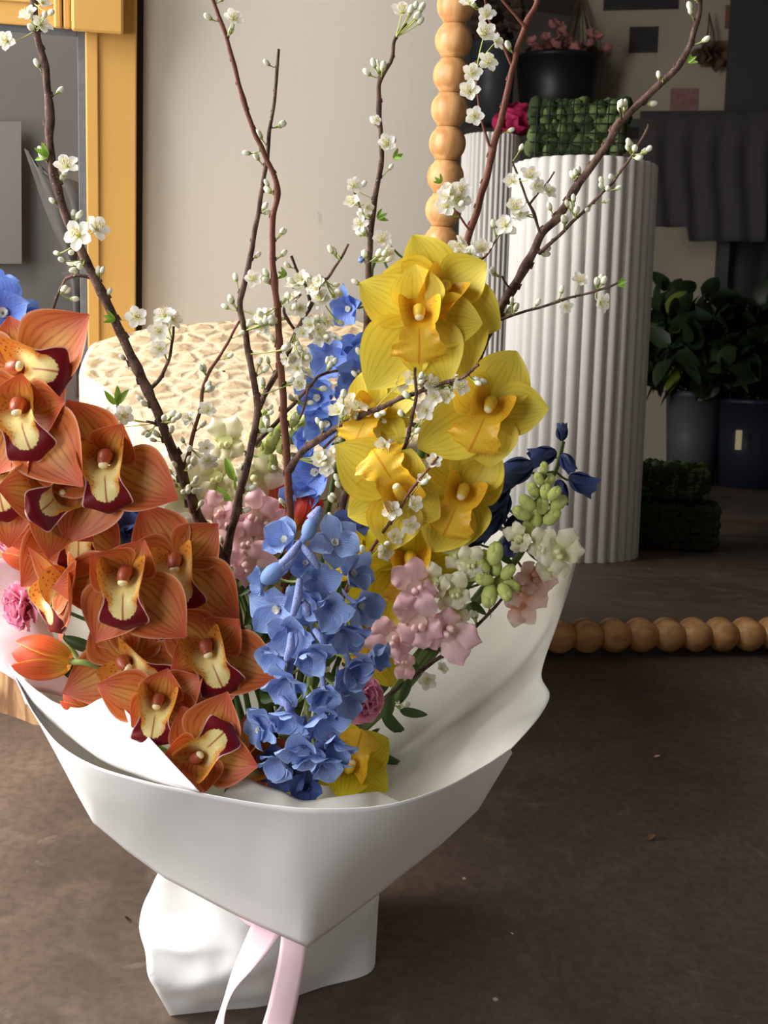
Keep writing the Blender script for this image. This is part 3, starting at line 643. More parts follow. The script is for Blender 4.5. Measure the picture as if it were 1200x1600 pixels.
loft('back_panel', [[c[k] for c in cols] for k in range(8)], 'paperin', 80, 70, .0035, 6, 3)
loft('folded_flap', [[(16, 1041, 1.06), (38, 1064, 1.035), (72, 1090, 1.0), (100, 1102, .985), (130, 1105, .97), (175, 1092, .955), (240, 1160, .915), (312, 1237, .876)],
                     [(26, 1062, 1.06), (46, 1086, 1.04), (70, 1108, 1.01), (98, 1132, .985), (130, 1158, .96), (170, 1184, .93), (236, 1212, .90), (311, 1238, .878)],
                     [(40, 1100, 1.07), (56, 1110, 1.065), (82, 1130, 1.04), (108, 1150, 1.01), (138, 1172, .985), (176, 1196, .955), (240, 1222, .92), (311, 1240, .89)]], 'paper', 50, 24, .004, 14, 5)
loft('rippled_liner', [[(345, 1244, .905), (378, 1216, .925), (412, 1228, .92), (445, 1238, .915), (474, 1251, .91), (520, 1246, .905), (565, 1240, .91), (592, 1238, .925), (612, 1246, .92), (628, 1256, .90)],
                       [(340, 1262, .895), (375, 1258, .90), (410, 1266, .895), (445, 1272, .89), (474, 1280, .89), (520, 1280, .89), (565, 1275, .89), (592, 1268, .90), (612, 1266, .895), (630, 1262, .89)]], 'paperin', 50, 8, .0012, 12, 6)
tissue = wrap
loft('pink_tissue', [[(-70, 880, 1.13), (0, 872, 1.135), (48, 890, 1.14), (80, 930, 1.15)], [(-55, 950, 1.115), (-8, 950, 1.12), (40, 950, 1.12), (80, 985, 1.13)], [(-20, 1030, 1.085), (6, 1005, 1.09), (60, 1000, 1.10), (110, 1040, 1.11)], [(20, 1060, 1.06), (40, 1075, 1.06), (85, 1085, 1.07), (140, 1100, 1.08)]], 'tissue', 20, 30, .002, 8, 7)
# foot: puffy paper parcel on the floor
foot = []
FL = [(266, 1587, None), (236, 1548, .955), (226, 1492, .965), (217, 1445, .99), (228, 1405, 1.01), (254, 1368, 1.03)]
FR = [(581, 1517, None), (583, 1480, 1.07), (585, 1440, 1.075), (586, 1400, 1.08), (575, 1378, 1.08), (540, 1360, 1.08)]
FM = [(417, 1573, None), (418, 1530, .963), (415, 1488, .972), (405, 1450, .99), (410, 1420, 1.01), (415, 1400, 1.04)]
b = MB(); rows = []
hts = []
for k in range(6):
    if k == 0: l, r_, m_ = atz(266, 1587, .001), atz(581, 1517, .001), atz(417, 1571, .001)
    else: l, r_, m_ = pt(FL[k]), pt(FR[k]), pt(FM[k])
    dp = (.13, .15, .155, .14, .11, .07)[k]
    bl = l + Vector((.03, dp, 0)); br = r_ + Vector((-.02, dp * .8, 0)); zz = (l.z + r_.z + m_.z) / 3 if k else .001
    bl.z = br.z = zz if k else .001
    q1 = l.lerp(m_, .5) + Vector((0, -.006 if k else 0, 0)); q2 = m_.lerp(r_, .5) + Vector((0, -.004 if k else 0, 0)); bm_ = bl.lerp(br, .5) + Vector((0, .015, 0))
    lm = l.lerp(bl, .5) + Vector((-.008, 0, 0)); rm = r_.lerp(br, .5) + Vector((.006, 0, 0))
    rows.append([l, q1, m_, q2, r_, rm, br, bm_, bl, lm])
RR = [cat(r + [r[0]], 81)[:-1] for r in rows]; CC = [cat([RR[k][i] for k in range(6)], 34) for i in range(80)]
P = [[CC[i][j].copy() for i in range(80)] for j in range(34)]
for j in range(1, 34):
    for i in range(80):
        p = P[j][i]; n1 = abs(noise.noise(p * 16 + Vector((3, 1, 0)))); n2 = abs(noise.noise(p * 34 + Vector((8, 1, 0)))); k_ = min(1, j / 6)
        P[j][i] = p + Vector((0, 1, 0)) * (.016 * n1 + .005 * n2) * k_; P[j][i].z = max(.0015, P[j][i].z)
b.grid(P, closed=True); b.add(P[0], [tuple(range(80))[::-1]]); b.add(P[-1], [tuple(range(80))])
obj('foot_parcel', b, 'paper', wrap, Matrix.Identity(4))
# ribbon
rb = thing('satin_ribbon', 'pale pink satin ribbon tied under the paper with two hanging tails', 'ribbon', aty(420, 1440, .95))
def ribbon(name, A, B_, n=26, m=6, parent=rb):
    a, c = cat([pt(q) for q in A], n), cat([pt(q) for q in B_], n); b = MB(); b.grid([[a[i].lerp(c[i], k / m) + Vector((0, -.0015 * math.sin(PI * k / m), 0)) for k in range(m + 1)] for i in range(n)]); return obj(name, b, 'ribbon', parent, Matrix.Identity(4), solid=.0006)
ribbon('ribbon_tail', [(395, 1440, .965), (378, 1480, .945), (362, 1520, .93), (350, 1560, .922), (340, 1590, .915), (332, 1612, .90)], [(441, 1455, .955), (420, 1485, .935), (392, 1518, .92), (365, 1550, .918), (352, 1585, .912), (350, 1612, .90)])
ribbon('ribbon_tail', [(441, 1450, .955), (436, 1490, .935), (428, 1530, .922), (419, 1570, .912), (410, 1600, .905), (403, 1625, .895)], [(480, 1462, .95), (477, 1500, .935), (470, 1540, .922), (462, 1580, .912), (456, 1605, .905), (450, 1630, .895)])
ribbon('ribbon_band', [(366, 1420, .985), (385, 1432, .972), (402, 1438, .968), (440, 1448, .96), (480, 1440, .96)], [(370, 1432, .985), (388, 1446, .968), (405, 1452, .962), (440, 1462, .953), (480, 1458, .955)])

# ------------------------------------------------------------------ flower kinds
rnd = random.Random(11)
U = rnd.uniform
def stem_to(b, P, r=.003, mi=0, via=None, sag=.0):
    Q = NECK + Vector((U(-.02, .02), U(-.02, .02), 0)); m1 = P.lerp(Q, .4) + Vector((0, .015, .02)); b.tube(cat([P] + ([via] if via else []) + [m1, Q], 14), [r * .8] * 5 + [r] * 9, 7, mi)
def set_W(P, roll, yaw, pitch, R): return facing(P, roll, yaw, pitch, R * mpp(P))
def orchid(spray, px, py, y, R, roll=0, yaw=0, pitch=0, kind='orange', opens=1.0, curl=None, tips=None):
    P = aty(px, py, y); R *= 1.06; W = set_W(P, roll, yaw, pitch, R); pm = {'orange': 'orange', 'yellow': 'yellow', 'yellow2': 'yellow2'}[kind]; o_ = kind == 'orange'
    bl = bpy.data.objects.new('bloom', None); bl.empty_display_size = .01; link(bl, spray, W)
    ang = [0, 74, -74, 138, -138]; names = ['dorsal_sepal', 'petal', 'petal', 'lateral_sepal', 'lateral_sepal']
    Ls = [U(.92, 1.04) for _ in ang]
    if tips:
        td = sorted(((math.degrees(math.atan2(x - px, py - y_)) - roll + 180) % 360 - 180, math.hypot(x - px, y_ - py) / R) for x, y_ in tips)
        ang = [0] * 5; order = [4, 2, 0, 1, 3]
        for k, (a, L) in zip(order, td): ang[k] = a; Ls[k] = max(.6, min(1.35, L * 1.12))
    for i, (a, nm) in enumerate(zip(ang, names)):
        b = MB(); a += 0 if tips else U(-7, 7); t_ = U(.05, .3) / opens; bd = U(-.35, .1)
        if i == 0: t_ = U(.45, .8) / opens; bd = U(.0, .5)
        if tips: t_ = U(.12, .28) if Ls[i] > .75 else U(.5, .8); bd = U(-.35, .0)
        if curl and i in curl: t_, bd = curl[i]
        petal(b, Ls[i], (.47, .44, .44, .48, .48)[i] * (.55 + .45 * Ls[i]), .05, U(.74, .84) if o_ else U(.82, .92), 1.0 if o_ else .78, t_, bd, U(.2, .42) * (1 if i == 0 else .8), U(.0, .025) if o_ else U(.01, .04), 1.2, U(0, 6), 12, 16, rot=-math.radians(a), off=.06, z0=-.02 - .02 * (i in (1, 2)), twist=U(-.25, .25))
        obj(nm, b, pm, bl, W)
    # lip: side lobes rise beside the column, the mid lobe curls down
    cl = cat([(0, -.05, .02), (0, -.07, .16), (0, -.15, .30), (0, -.30, .37), (0, -.50, .39), (0, -.68, .33), (0, -.78, .20)], 25); wd = cat([(0, .10, 0), (0, .32, 0), (0, .36, 0), (0, .27, 0), (0, .37, 0), (0, .38, 0), (0, .10, 0)], 25)
    rise = cat([(0, .3, 0), (0, .42, 0), (0, .40, 0), (0, .14, 0), (0, -.02, 0), (0, -.06, 0), (0, -.1, 0)], 25); rows = []; rf = .014 if o_ else .045; ph = U(0, 6)
    if not o_: wd = cat([(0, .10, 0), (0, .30, 0), (0, .33, 0), (0, .26, 0), (0, .40, 0), (0, .42, 0), (0, .12, 0)], 25)
    for j in range(25):
        t = (cl[min(24, j + 1)] - cl[max(0, j - 1)]).normalized(); n_ = Vector((0, t.z, -t.y)); row = []; v = j / 24
        for i in range(17):
            s_ = i / 8 - 1; w_ = wd[j].y * (.93 if o_ else 1); x = w_ * (math.sin(s_ * 1.35) / math.sin(1.35)) if v < .5 else w_ * s_
            row.append(cl[j] + Vector((x * (1 + (0 if o_ else .10 * (v > .45) * math.sin(v * 44 + ph))), 0, 0)) + n_ * (rise[j].y * abs(s_) ** 2.2 + rf * s_ * s_ * math.sin(v * (26 if o_ else 42) + ph + s_ * 4) * (v > .35)))
        rows.append(row)
    b = MB(); b.grid(rows); lip = obj('lip', b, 'liporange' if o_ else 'lipyellow', bl, W)
    for sx in (-1, 1):                                                    # two ridges down the lip
        b.tube([cl[k] + Vector((sx * .045, 0, 0)) + Vector((0, .02, .025)) for k in range(3, 12)], [.01, .02, .025, .025, .025, .025, .022, .018, .006], 5, 0) if False else None
    b = MB(); b.tube(cat([(0, .02, .0), (0, .09, .12), (0, .08, .26), (0, .0, .36), (0, -.05, .385)], 10), [.08, .095, .10, .105, .105, .10, .095, .09, .085, .07], 10)
    c = obj('flower_column', b, 'colmaroon' if o_ else 'colyellow', bl, W)
    b = MB(); b.ball((0, -.055, .40), (.075, .062, .06), 8); obj('anther_cap', b, 'capcream', c, W)
    return P
def spray(name, label, cat_, mats, blooms, spine, kind, r=.005, group=None):
    t = thing(name, label, cat_, NECK); b = MB(); sp = [pt(q) for q in spine]; line = cat(sp + [NECK], 40); b.tube(line, [r * .7 + r * .3 * i / 39 for i in range(40)], 8)
    for q in blooms:
        P = orchid(t, *q[:7], kind=q[7] if len(q) > 7 and q[7] else kind, tips=q[8] if len(q) > 8 else None)
        W = set_W(P, q[4], q[5], q[6], q[3]); back = W @ Vector((0, 0, -.05)); near = min(line, key=lambda L: (L - back).length)
        b.tube(cat([back, back.lerp(near, .5) + (W @ Vector((0, 0, -.35)) - P) * .6, near], 8), .0022, 6)
    obj('stem', b, mats, t, Matrix.Identity(4)); return t
ORANGE1 = [(36, 580, 1.045, 104, -82, 0, 5, None, [(18, 508), (133, 508), (-55, 560), (-30, 640), (92, 650)]), (40, 642, 1.0, 104, -20, -5, 0, None, [(-60, 612), (-5, 728), (135, 758), (50, 590), (108, 632)]),
    (4, 738, 1.01, 98, -12, 0, 0, None, [(-80, 700), (14, 838), (66, 690), (-60, 800), (10, 668)]), (170, 722, 1.0, 100, -5, 0, 0, None, [(203, 662), (263, 772), (62, 736), (112, 832), (118, 640)]),
    (72, 775, .99, 92, 60, 60, 10), (128, 822, 1.03, 88, 0, 5, 0, None, [(34, 846), (48, 905), (178, 862), (60, 790), (170, 775)])]
ORANGE2 = [(110, 920, .98, 88, -20, -60, 0), (200, 902, .965, 100, 0, 0, 0, None, [(222, 858), (100, 916), (160, 988), (277, 982), (148, 862)]), (278, 882, 1.03, 96, -12, 0, 0, None, [(230, 802), (332, 828), (362, 960), (228, 946), (205, 868)]),
    (203, 1036, .99, 96, -58, 0, 0, None, [(222, 970), (160, 972), (114, 1076), (306, 1068), (205, 1100)]), (328, 1014, .99, 94, -24, 0, 0, None, [(372, 970), (422, 1052), (326, 1112), (268, 962), (276, 1040)]), (248, 1100, .95, 84, 8, 5, 10, None, [(166, 1074), (306, 1066), (300, 1136), (226, 1120), (262, 1050)]),
    (314, 1176, .925, 86, -133, 0, 0, None, [(352, 1092), (392, 1192), (318, 1236), (262, 1180), (290, 1112)]), (392, 1188, .95, 70, 60, 20, 0)]
spray('orange_orchid_spray', 'upper spray of large orange orchids at the left edge', 'orchid', 'stem', ORANGE1, [(20, 540, 1.08), (80, 640, 1.07), (130, 740, 1.07), (185, 850, 1.07), (270, 1000, 1.08), (370, 1200, 1.10)], 'orange')
spray('orange_orchid_spray', 'lower spray of darker orange orchids above the folded paper flap', 'orchid', 'stem', ORANGE2, [(180, 860, 1.03), (230, 950, 1.03), (270, 1030, 1.03), (310, 1110, 1.02), (360, 1230, 1.04)], 'orange')
YEL1 = [(654, 496, 1.035, 92, 0, 0, 0, None, [(576, 450), (585, 594), (650, 428), (692, 588), (738, 505)]), (690, 458, 1.06, 92, 32, 0, 0, None, [(652, 382), (748, 420), (768, 505), (726, 588), (606, 440)]), (762, 638, 1.05, 92, 24, 0, 0, None, [(800, 562), (842, 640), (764, 716), (668, 692), (712, 596)]),
    (582, 645, 1.05, 74, 25, -10, 0, None, [(553, 690), (616, 706), (642, 588), (640, 650), (570, 590)]), (622, 766, 1.02, 90, 148, 0, 0, None, [(540, 706), (556, 800), (612, 846), (676, 802), (640, 706)]), (720, 772, 1.05, 88, 24, 0, 0, None, [(762, 700), (776, 742), (664, 728), (730, 838), (680, 850)])]
YEL2 = [(640, 878, 1.04, 88, 2, 0, 0, 'yellow2', [(586, 836), (718, 852), (606, 962), (560, 890), (645, 816)]), (578, 985, 1.05, 80, 18, 12, 0, 'yellow2', [(606, 1060), (612, 950), (560, 920), (540, 1010), (590, 920)]), (545, 1195, .96, 70, -160, 10, 10, 'yellow2'), (552, 865, 1.06, 55, 0, -10, 10, 'yellow2')]
spray('yellow_orchid_spray', 'tall spray of bright yellow orchids right of the centre', 'orchid', 'stem', YEL1, [(680, 470, 1.10), (690, 600, 1.10), (660, 700, 1.09), (640, 800, 1.09), (600, 950, 1.10), (540, 1150, 1.11)], 'yellow')
spray('yellow_orchid_spray', 'lower spray of shaded greenish yellow orchids behind the front blue spike', 'orchid', 'stem', YEL2, [(620, 850, 1.09), (600, 950, 1.09), (570, 1050, 1.09), (530, 1180, 1.08)], 'yellow2')

# ------------------------------------------------------------------ delphiniums
def floret(parent, px, py, y, R, roll, yaw, pitch, mat, spur='lilac', opn=.55, eye=True):
    R *= 1.2; P = aty(px, py, y); W = set_W(P, roll, yaw, pitch, R); b = MB()
    for k in range(5):
        petal(b, U(.85, 1.12), U(.38, .52), .10, 1.1, .75, opn + U(-.15, .25), U(-.7, .3), U(.0, .7), U(.04, .11), 1.6, U(0, 6), 8, 9, rot=2 * PI * k / 5 + U(-.2, .2), off=.05, twist=U(-.5, .5))
    o = obj('floret', b, mat, parent, W); b = MB()
    b.tube(cat([(0, 0, .05), (0, .02, -.15), (0, .10, -.5), (0, .28, -.85), (0, .42, -1.0)], 10), [.10, .12, .12, .11, .10, .085, .075, .06, .05, .02], 7); obj('spur', b, spur, o, W)
    if eye:
        b = MB()
        for k in range(4): petal(b, .3, .13, .2, 1.2, .6, .9, .3, .4, .03, 2, k, 4, 4, rot=k * PI / 2 + .4)
        obj('eye', b, 'stamen' if mat != 'bluedark' else 'bluedark', o, W)
    return P
def bell(parent, px, py, y, R, roll, mat, tip=True, pitch=0, yaw=0):
    """half closed floret or bud: long axis runs down the picture when roll is 0"""
    P = aty(px, py, y); W = set_W(P, roll, yaw, pitch, R) @ Matrix.Rotation(PI / 2, 4, 'X'); b = MB()
    for k in range(5):
        a = .95 + U(-.08, .08)
        petal(b, 1.15, .34, .25, 1.1, .5, 1.05, U(.25, .5) if not tip else U(.5, .7), .7, .02, 1.5, U(0, 6), 7, 9, rot=2 * PI * k / 5, off=.08, z0=-.5)
    o = obj('bell_floret', b, mat, parent, W); return P
def dstem(t, spine, pts, mat='stempale', r=.0035):
    b = MB(); line = cat([pt(q) for q in spine] + [NECK], 36); b.tube(line, [r * .6 + r * .4 * i / 35 for i in range(36)], 7)
    for P in pts:
        near = min(line[:-6], key=lambda L: (L - P).length); b.tube(cat([P + Vector((0, .006, 0)), P.lerp(near, .5) + Vector((0, .01, -.006)), near], 7), .0012, 5)
    obj('stem', b, mat, t, Matrix.Identity(4))
dl = thing('delphinium', 'light blue delphinium spike hanging forward at the front centre', 'delphinium', NECK)
pts = []
for (x, y_, yy, R, ro, ya, pi_) in [(448, 845, .95, 36, 10, -25, 20), (520, 850, .96, 38, -20, 25, 20), (492, 905, .935, 34, 0, 20, -25), (548, 895, .97, 34, 30, 40, 0), (436, 950, .945, 40, 10, -30, -15), (515, 945, .92, 38, -10, 12, -35), (560, 945, .95, 34, 0, 45, -10), (462, 985, .93, 40, 15, -18, -30), (535, 985, .93, 38, 0, 25, -40), (490, 1015, .915, 38, -20, 0, -35), (440, 1020, .94, 38, 0, -40, -20), (545, 1035, .93, 40, 20, 30, -35), (575, 1028, .95, 34, 0, 55, 0),
                            (450, 1060, .925, 42, 0, -20, -45), (505, 1075, .91, 36, 0, 10, -45), (535, 1085, .92, 36, 10, 30, -40), (420, 1125, .925, 34, 0, -50, -20), (455, 1110, .915, 36, 20, -10, -50), (505, 1115, .91, 38, 0, 10, -50), (520, 1160, .905, 36, 0, 15, -50), (475, 1165, .90, 38, 0, -5, -55), (440, 1185, .915, 34, 10, -35, -40), (510, 1185, .90, 34, 0, 20, -50), (492, 1180, .90, 34, 40, 0, -55), (480, 935, .93, 34, 50, -10, -30), (420, 905, .96, 28, 0, -60, 0), (478, 880, .95, 30, 20, 0, 10), (408, 1140, .93, 28, 10, -60, -10)]:
    pts.append(floret(dl, x, y_, yy, R, ro, ya, pi_, 'blue', 'lilac', U(.45, .9), pi_ > -20))
for (x, y_, R, ro, L) in ((484, 826, 17, 20, 1), (426, 896, 20, 50, 1)):
    P = aty(x, y_, .92); W = set_W(P, ro, 0, 0, R); b = MB(); b.ball((0, 0, 0), (.72, 1.15, .72), 10); 
    for k in range(5): petal(b, 2.1, .42, .2, 1, .6, 0, 0, .4, 0, nu=4, nv=6, rot=0, mat=Matrix.Rotation(k * 1.257, 4, 'Y') @ Matrix.Translation((0, -1.05, .62))) if False else None
    o = obj('bud', b, 'spurblue', dl, W); b = MB(); b.tube(cat([W @ Vector((0, .9, 0)), W @ Vector((.2, 1.8, 0)), aty(470, 850, .94)], 8), [.006, .005, .004, .0035, .003, .003, .003, .003], 7); obj('bud_stalk', b, 'lilac', o, Matrix.Identity(4))
for A in (((468, 848), (440, 880)), ((470, 852), (497, 885)), ((468, 905), (458, 960)), ((455, 990), (448, 1030)), ((492, 985), (505, 1005)), ((440, 1090), (452, 1112)), ((475, 1130), (482, 1160)), ((470, 935), (482, 960))):
    b = MB(); b.tube([aty(A[0][0], A[0][1], .915), aty((A[0][0] + A[1][0]) / 2 + 3, (A[0][1] + A[1][1]) / 2, .905), aty(A[1][0], A[1][1], .91)], [.0024, .0036, .0026], 8); obj('spur', b, 'lilac', dl, Matrix.Identity(4))
dstem(dl, [(470, 845, .955), (482, 930, .96), (490, 1000, .965), (480, 1100, .965), (470, 1220, .98)], pts)
d2 = thing('delphinium', 'tall blue delphinium standing behind the plum branches left of the yellow orchids', 'delphinium', NECK); pts = []
for q in [(548, 482, 1.16, 30, 0, -40, -10), (580, 505, 1.17, 26, 0, 30, -20), (562, 545, 1.15, 30, 20, 0, -20), (522, 562, 1.14, 34, -60, -30, 0), (560, 585, 1.12, 42, 0, 10, -5), (500, 622, 1.13, 38, 0, -30, 0), (545, 628, 1.14, 30, 20, 20, 0), (512, 660, 1.12, 36, 20, -10, -20), (545, 650, 1.13, 28, 0, 30, -10), (495, 738, 1.13, 40, 0, -20, 0), (575, 722, 1.14, 32, 0, 20, -10), (485, 690, 1.14, 24, 0, -30, 0), (465, 780, 1.12, 28, 0, 10, 0), (590, 590, 1.14, 28, 0, 40, 0)]:
    pts.append(floret(d2, *q, 'bluemid', 'lilac', .6))
for q in [(566, 404, 1.17, 13, 35), (617, 430, 1.16, 17, -75), (650, 406, 1.17, 12, -95), (575, 440, 1.17, 14, 20)]: pts.append(bell(d2, q[0], q[1], q[2], q[3], q[4], 'blue'))
dstem(d2, [(610, 385, 1.18), (580, 420, 1.18), (585, 500, 1.18), (560, 600, 1.17), (535, 690, 1.15), (512, 800, 1.14), (500, 900, 1.13)], pts, 'stem')
d3 = thing('delphinium', 'deep blue delphinium leaning right in front of the white fluted plinth', 'delphinium', NECK); pts = []
for q in [(878, 676, 1.12, 15, 180), (850, 712, 1.12, 24, 75), (808, 735, 1.09, 32, 66), (908, 754, 1.12, 25, -60), (886, 722, 1.11, 18, -30), (874, 768, 1.11, 22, 0), (772, 768, 1.08, 34, 60), (752, 796, 1.07, 36, 75), (728, 838, 1.06, 36, 88), (806, 826, 1.09, 28, 10), (765, 815, 1.08, 30, 50), (795, 852, 1.10, 20, 0), (782, 790, 1.10, 26, 30)]:
    pts.append(bell(d3, q[0], q[1], q[2], q[3] * 1.7, q[4], 'bluedark', tip=q[3] < 20))
dstem(d3, [(880, 690, 1.13), (868, 735, 1.13), (835, 790, 1.13), (780, 850, 1.12), (700, 960, 1.11), (600, 1100, 1.10)], pts, 'stem')
d4 = thing('delphinium', 'blue delphinium mostly hidden behind the upper orange orchids', 'delphinium', NECK); pts = []
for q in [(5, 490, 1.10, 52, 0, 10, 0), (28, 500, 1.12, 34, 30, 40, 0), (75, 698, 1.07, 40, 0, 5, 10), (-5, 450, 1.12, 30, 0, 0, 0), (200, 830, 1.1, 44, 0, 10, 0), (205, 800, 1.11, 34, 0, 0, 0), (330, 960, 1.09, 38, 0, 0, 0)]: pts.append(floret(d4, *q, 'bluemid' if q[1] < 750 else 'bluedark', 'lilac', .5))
dstem(d4, [(5, 460, 1.13), (60, 600, 1.13), (130, 740, 1.13), (220, 880, 1.13), (330, 1050, 1.12)], pts, 'stem')
d5 = thing('delphinium', 'dark blue delphinium florets deep inside the paper under the front spike', 'delphinium', NECK); pts = []
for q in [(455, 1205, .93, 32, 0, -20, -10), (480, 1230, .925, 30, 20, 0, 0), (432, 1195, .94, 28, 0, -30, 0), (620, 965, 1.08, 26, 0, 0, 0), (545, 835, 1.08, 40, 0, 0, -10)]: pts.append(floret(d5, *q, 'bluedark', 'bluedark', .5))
dstem(d5, [(545, 850, 1.10), (520, 1000, 1.09), (470, 1200, 1.05)], pts, 'stem')

# ------------------------------------------------------------------ snapdragons
def snap(parent, px, py, y, R, roll, yaw, pitch, mat):
    R *= 1.12; P = aty(px, py, y); W = set_W(P, roll, yaw, pitch, R); b = MB()
    for a in (27, -27): petal(b, 1.15, .42, .35, 1.2, .6, 1.0, -1.3, -.4, .15, 1.8, U(0, 6), 8, 9, rot=-math.radians(a), off=.1, z0=.1)
    for a in (180, 128, -128): petal(b, .85, .36, .35, 1.3, .5, .8, -1.3, -.4, .14, 1.8, U(0, 6), 8, 9, rot=-math.radians(a), off=.12, z0=.1)
    b.tube(cat([(0, 0, .25), (0, 0, -.1), (0, .03, -.45), (0, .05, -.6)], 8), [.32, .34, .33, .3, .28, .25, .2, .08], 9)
    o = obj('floret', b, mat, parent, W); b = MB(); b.ball((-.12, -.16, .42), (.13, .15, .2), 7); b.ball((.12, -.16, .42), (.13, .15, .2), 7); obj('palate', b, mat, o, W); return P
def sbud(parent, px, py, y, R, roll, mat='greenbud', yaw=0, pitch=0):
    R *= 1.25; P = aty(px, py, y); W = set_W(P, roll, yaw, pitch, R); b = MB(); b.ball((0, .35, 0), (.62, .95, .6), 8); b.ball((.12, .7, .3), (.42, .5, .35), 6); b.ball((-.2, .6, .25), (.35, .5, .35), 6); obj('bud', b, mat, parent, W); return P
def leaves(parent, L, mat='leaf', name='leaf'):
    for (px, py, y, R, ro, ya, pi_) in L:
        P = aty(px, py, y); W = set_W(P, ro, ya, pi_, R); b = MB(); petal(b, 1, .16, .1, .8, .7, .1, -.4, .5, .01, 2, 1, 6, 8); obj(name, b, mat, parent, W)
s1 = thing('snapdragon', 'cream snapdragon with a green bud tip in front of the plinth, right side', 'snapdragon', NECK); pts = []
for q in [(850, 735, 9, 0), (844, 752, 10, -25), (856, 756, 11, 25), (836, 770, 12, -30), (852, 772, 12, 5), (863, 775, 12, 40), (828, 790, 14, -45), (848, 795, 13, 0), (868, 790, 14, 50), (858, 812, 15, 40), (838, 815, 15, -10), (820, 805, 14, -60), (832, 830, 13, -40)]: pts.append(sbud(s1, q[0], q[1], 1.06 + U(-.01, .01), q[2], q[3]))
for q in [(812, 842, 1.05, 22, -30, -30, 0), (870, 862, 1.05, 34, 60, 20, 0), (845, 852, 1.05, 24, 10, 5, 0), (858, 885, 1.06, 26, 80, 20, 0)]: pts.append(snap(s1, *q, 'cream'))
for q in [(820, 920, 1.07, 34, 100, 10, -20), (835, 900, 1.07, 30, 80, 20, 0), (812, 945, 1.08, 28, 170, 0, 0)]: pts.append(snap(s1, *q, 'palepink'))
dstem(s1, [(850, 735, 1.07), (842, 800, 1.08), (815, 862, 1.08), (770, 915, 1.08), (690, 1000, 1.08), (600, 1110, 1.08)], pts, 'stem', .0045)
leaves(s1, [(800, 880, 1.07, 30, -60, 0, 0), (845, 870, 1.07, 26, 130, 0, 0), (770, 905, 1.06, 34, 150, 0, 0)])
s2_ = thing('snapdragon', 'pale green and cream snapdragon head pointing at the viewer, right of centre', 'snapdragon', NECK); pts = []
for q in [(772, 872, 17, 10), (757, 888, 14, -40), (775, 892, 13, 0), (790, 898, 13, 40), (762, 906, 14, -80), (780, 908, 14, 180), (795, 912, 13, 120), (766, 924, 17, 190), (742, 898, 15, -90), (760, 876, 12, -20), (786, 920, 14, 150)]: pts.append(sbud(s2_, q[0], q[1], 1.02 + U(-.01, .01), q[2], q[3]))
for q in [(716, 865, 1.03, 28, -20, -10, 10), (680, 910, 1.01, 26, -30, -20, 0), (710, 925, 1.01, 28, -10, 0, 0), (708, 955, 1.02, 28, -10, 5, -10), (735, 880, 1.02, 24, 0, 0, 0)]: pts.append(snap(s2_, *q, 'cream'))
dstem(s2_, [(765, 905, 1.05), (730, 950, 1.06), (680, 1020, 1.07), (600, 1110, 1.08)], pts, 'stem', .004)
leaves(s2_, [(735, 940, 1.04, 34, 130, 0, 0), (700, 975, 1.05, 40, 160, 0, 0), (720, 900, 1.04, 28, 60, 0, 0)])
s3 = thing('snapdragon', 'pink snapdragon below the yellow orchids on the right', 'snapdragon', NECK); pts = []
for q in [(646, 918, 1.0, 36, -25, 10, 10), (655, 972, .99, 42, -10, -10, 0), (698, 990, .995, 42, 130, 20, 0), (616, 998, 1.0, 36, -70, -20, 0), (632, 1038, 1.02, 20, 180, 0, 0)]: pts.append(snap(s3, *q, 'pink'))
dstem(s3, [(660, 940, 1.03), (665, 1000, 1.04), (630, 1050, 1.05), (585, 1120, 1.06)], pts, 'stem', .004)
leaves(s3, [(660, 1010, 1.02, 36, 100, 0, 0), (640, 1060, 1.03, 44, 200, 0, 0), (612, 1085, 1.02, 46, 190, 0, 0), (625, 1110, 1.02, 45, 100, 0, 0)])
s4 = thing('snapdragon', 'soft pink snapdragon behind the branches left of the blue spike', 'snapdragon', NECK); pts = []
for q in [(345, 800, 1.12, 30, -50, -20, 0), (398, 805, 1.11, 34, 30, 10, 0), (385, 845, 1.10, 32, -10, 0, 0), (390, 880, 1.09, 36, 60, 10, -10), (360, 825, 1.11, 28, 180, 0, 0), (418, 820, 1.11, 26, 70, 20, 0)]: pts.append(snap(s4, *q, 'pink'))
dstem(s4, [(375, 790, 1.13), (385, 880, 1.13), (400, 1000, 1.12)], pts, 'stem', .004)
s5 = thing('snapdragon', 'cream snapdragon with green buds behind the plum branches, against the drum stool', 'snapdragon', NECK); pts = []
for q in [(355, 690, 1.16, 34, 0, -10, 0), (340, 745, 1.17, 32, -20, -10, 0), (400, 745, 1.15, 36, 60, 20, -10), (400, 785, 1.15, 34, 170, 10, 0), (340, 775, 1.16, 28, -90, 0, 0)]: pts.append(snap(s5, *q, 'cream'))
for q in [(412, 662, 15, -10), (425, 690, 14, 20), (400, 690, 14, -20), (438, 668, 14, 30), (455, 660, 13, 40), (470, 670, 15, 80), (458, 685, 15, 60), (440, 700, 14, 30), (415, 712, 15, 0), (425, 730, 14, -10), (448, 720, 12, 60), (475, 655, 10, 60)]: pts.append(sbud(s5, q[0], q[1], 1.15 + U(-.01, .01), q[2], q[3]))
dstem(s5, [(455, 675, 1.17), (420, 710, 1.17), (395, 780, 1.17), (400, 900, 1.15)], pts, 'stempale', .004)
leaves(s5, [(365, 750, 1.14, 40, -20, 0, 0), (372, 770, 1.14, 46, 5, 0, 0), (360, 785, 1.14, 34, -40, 0, 0)], 'leafbright')

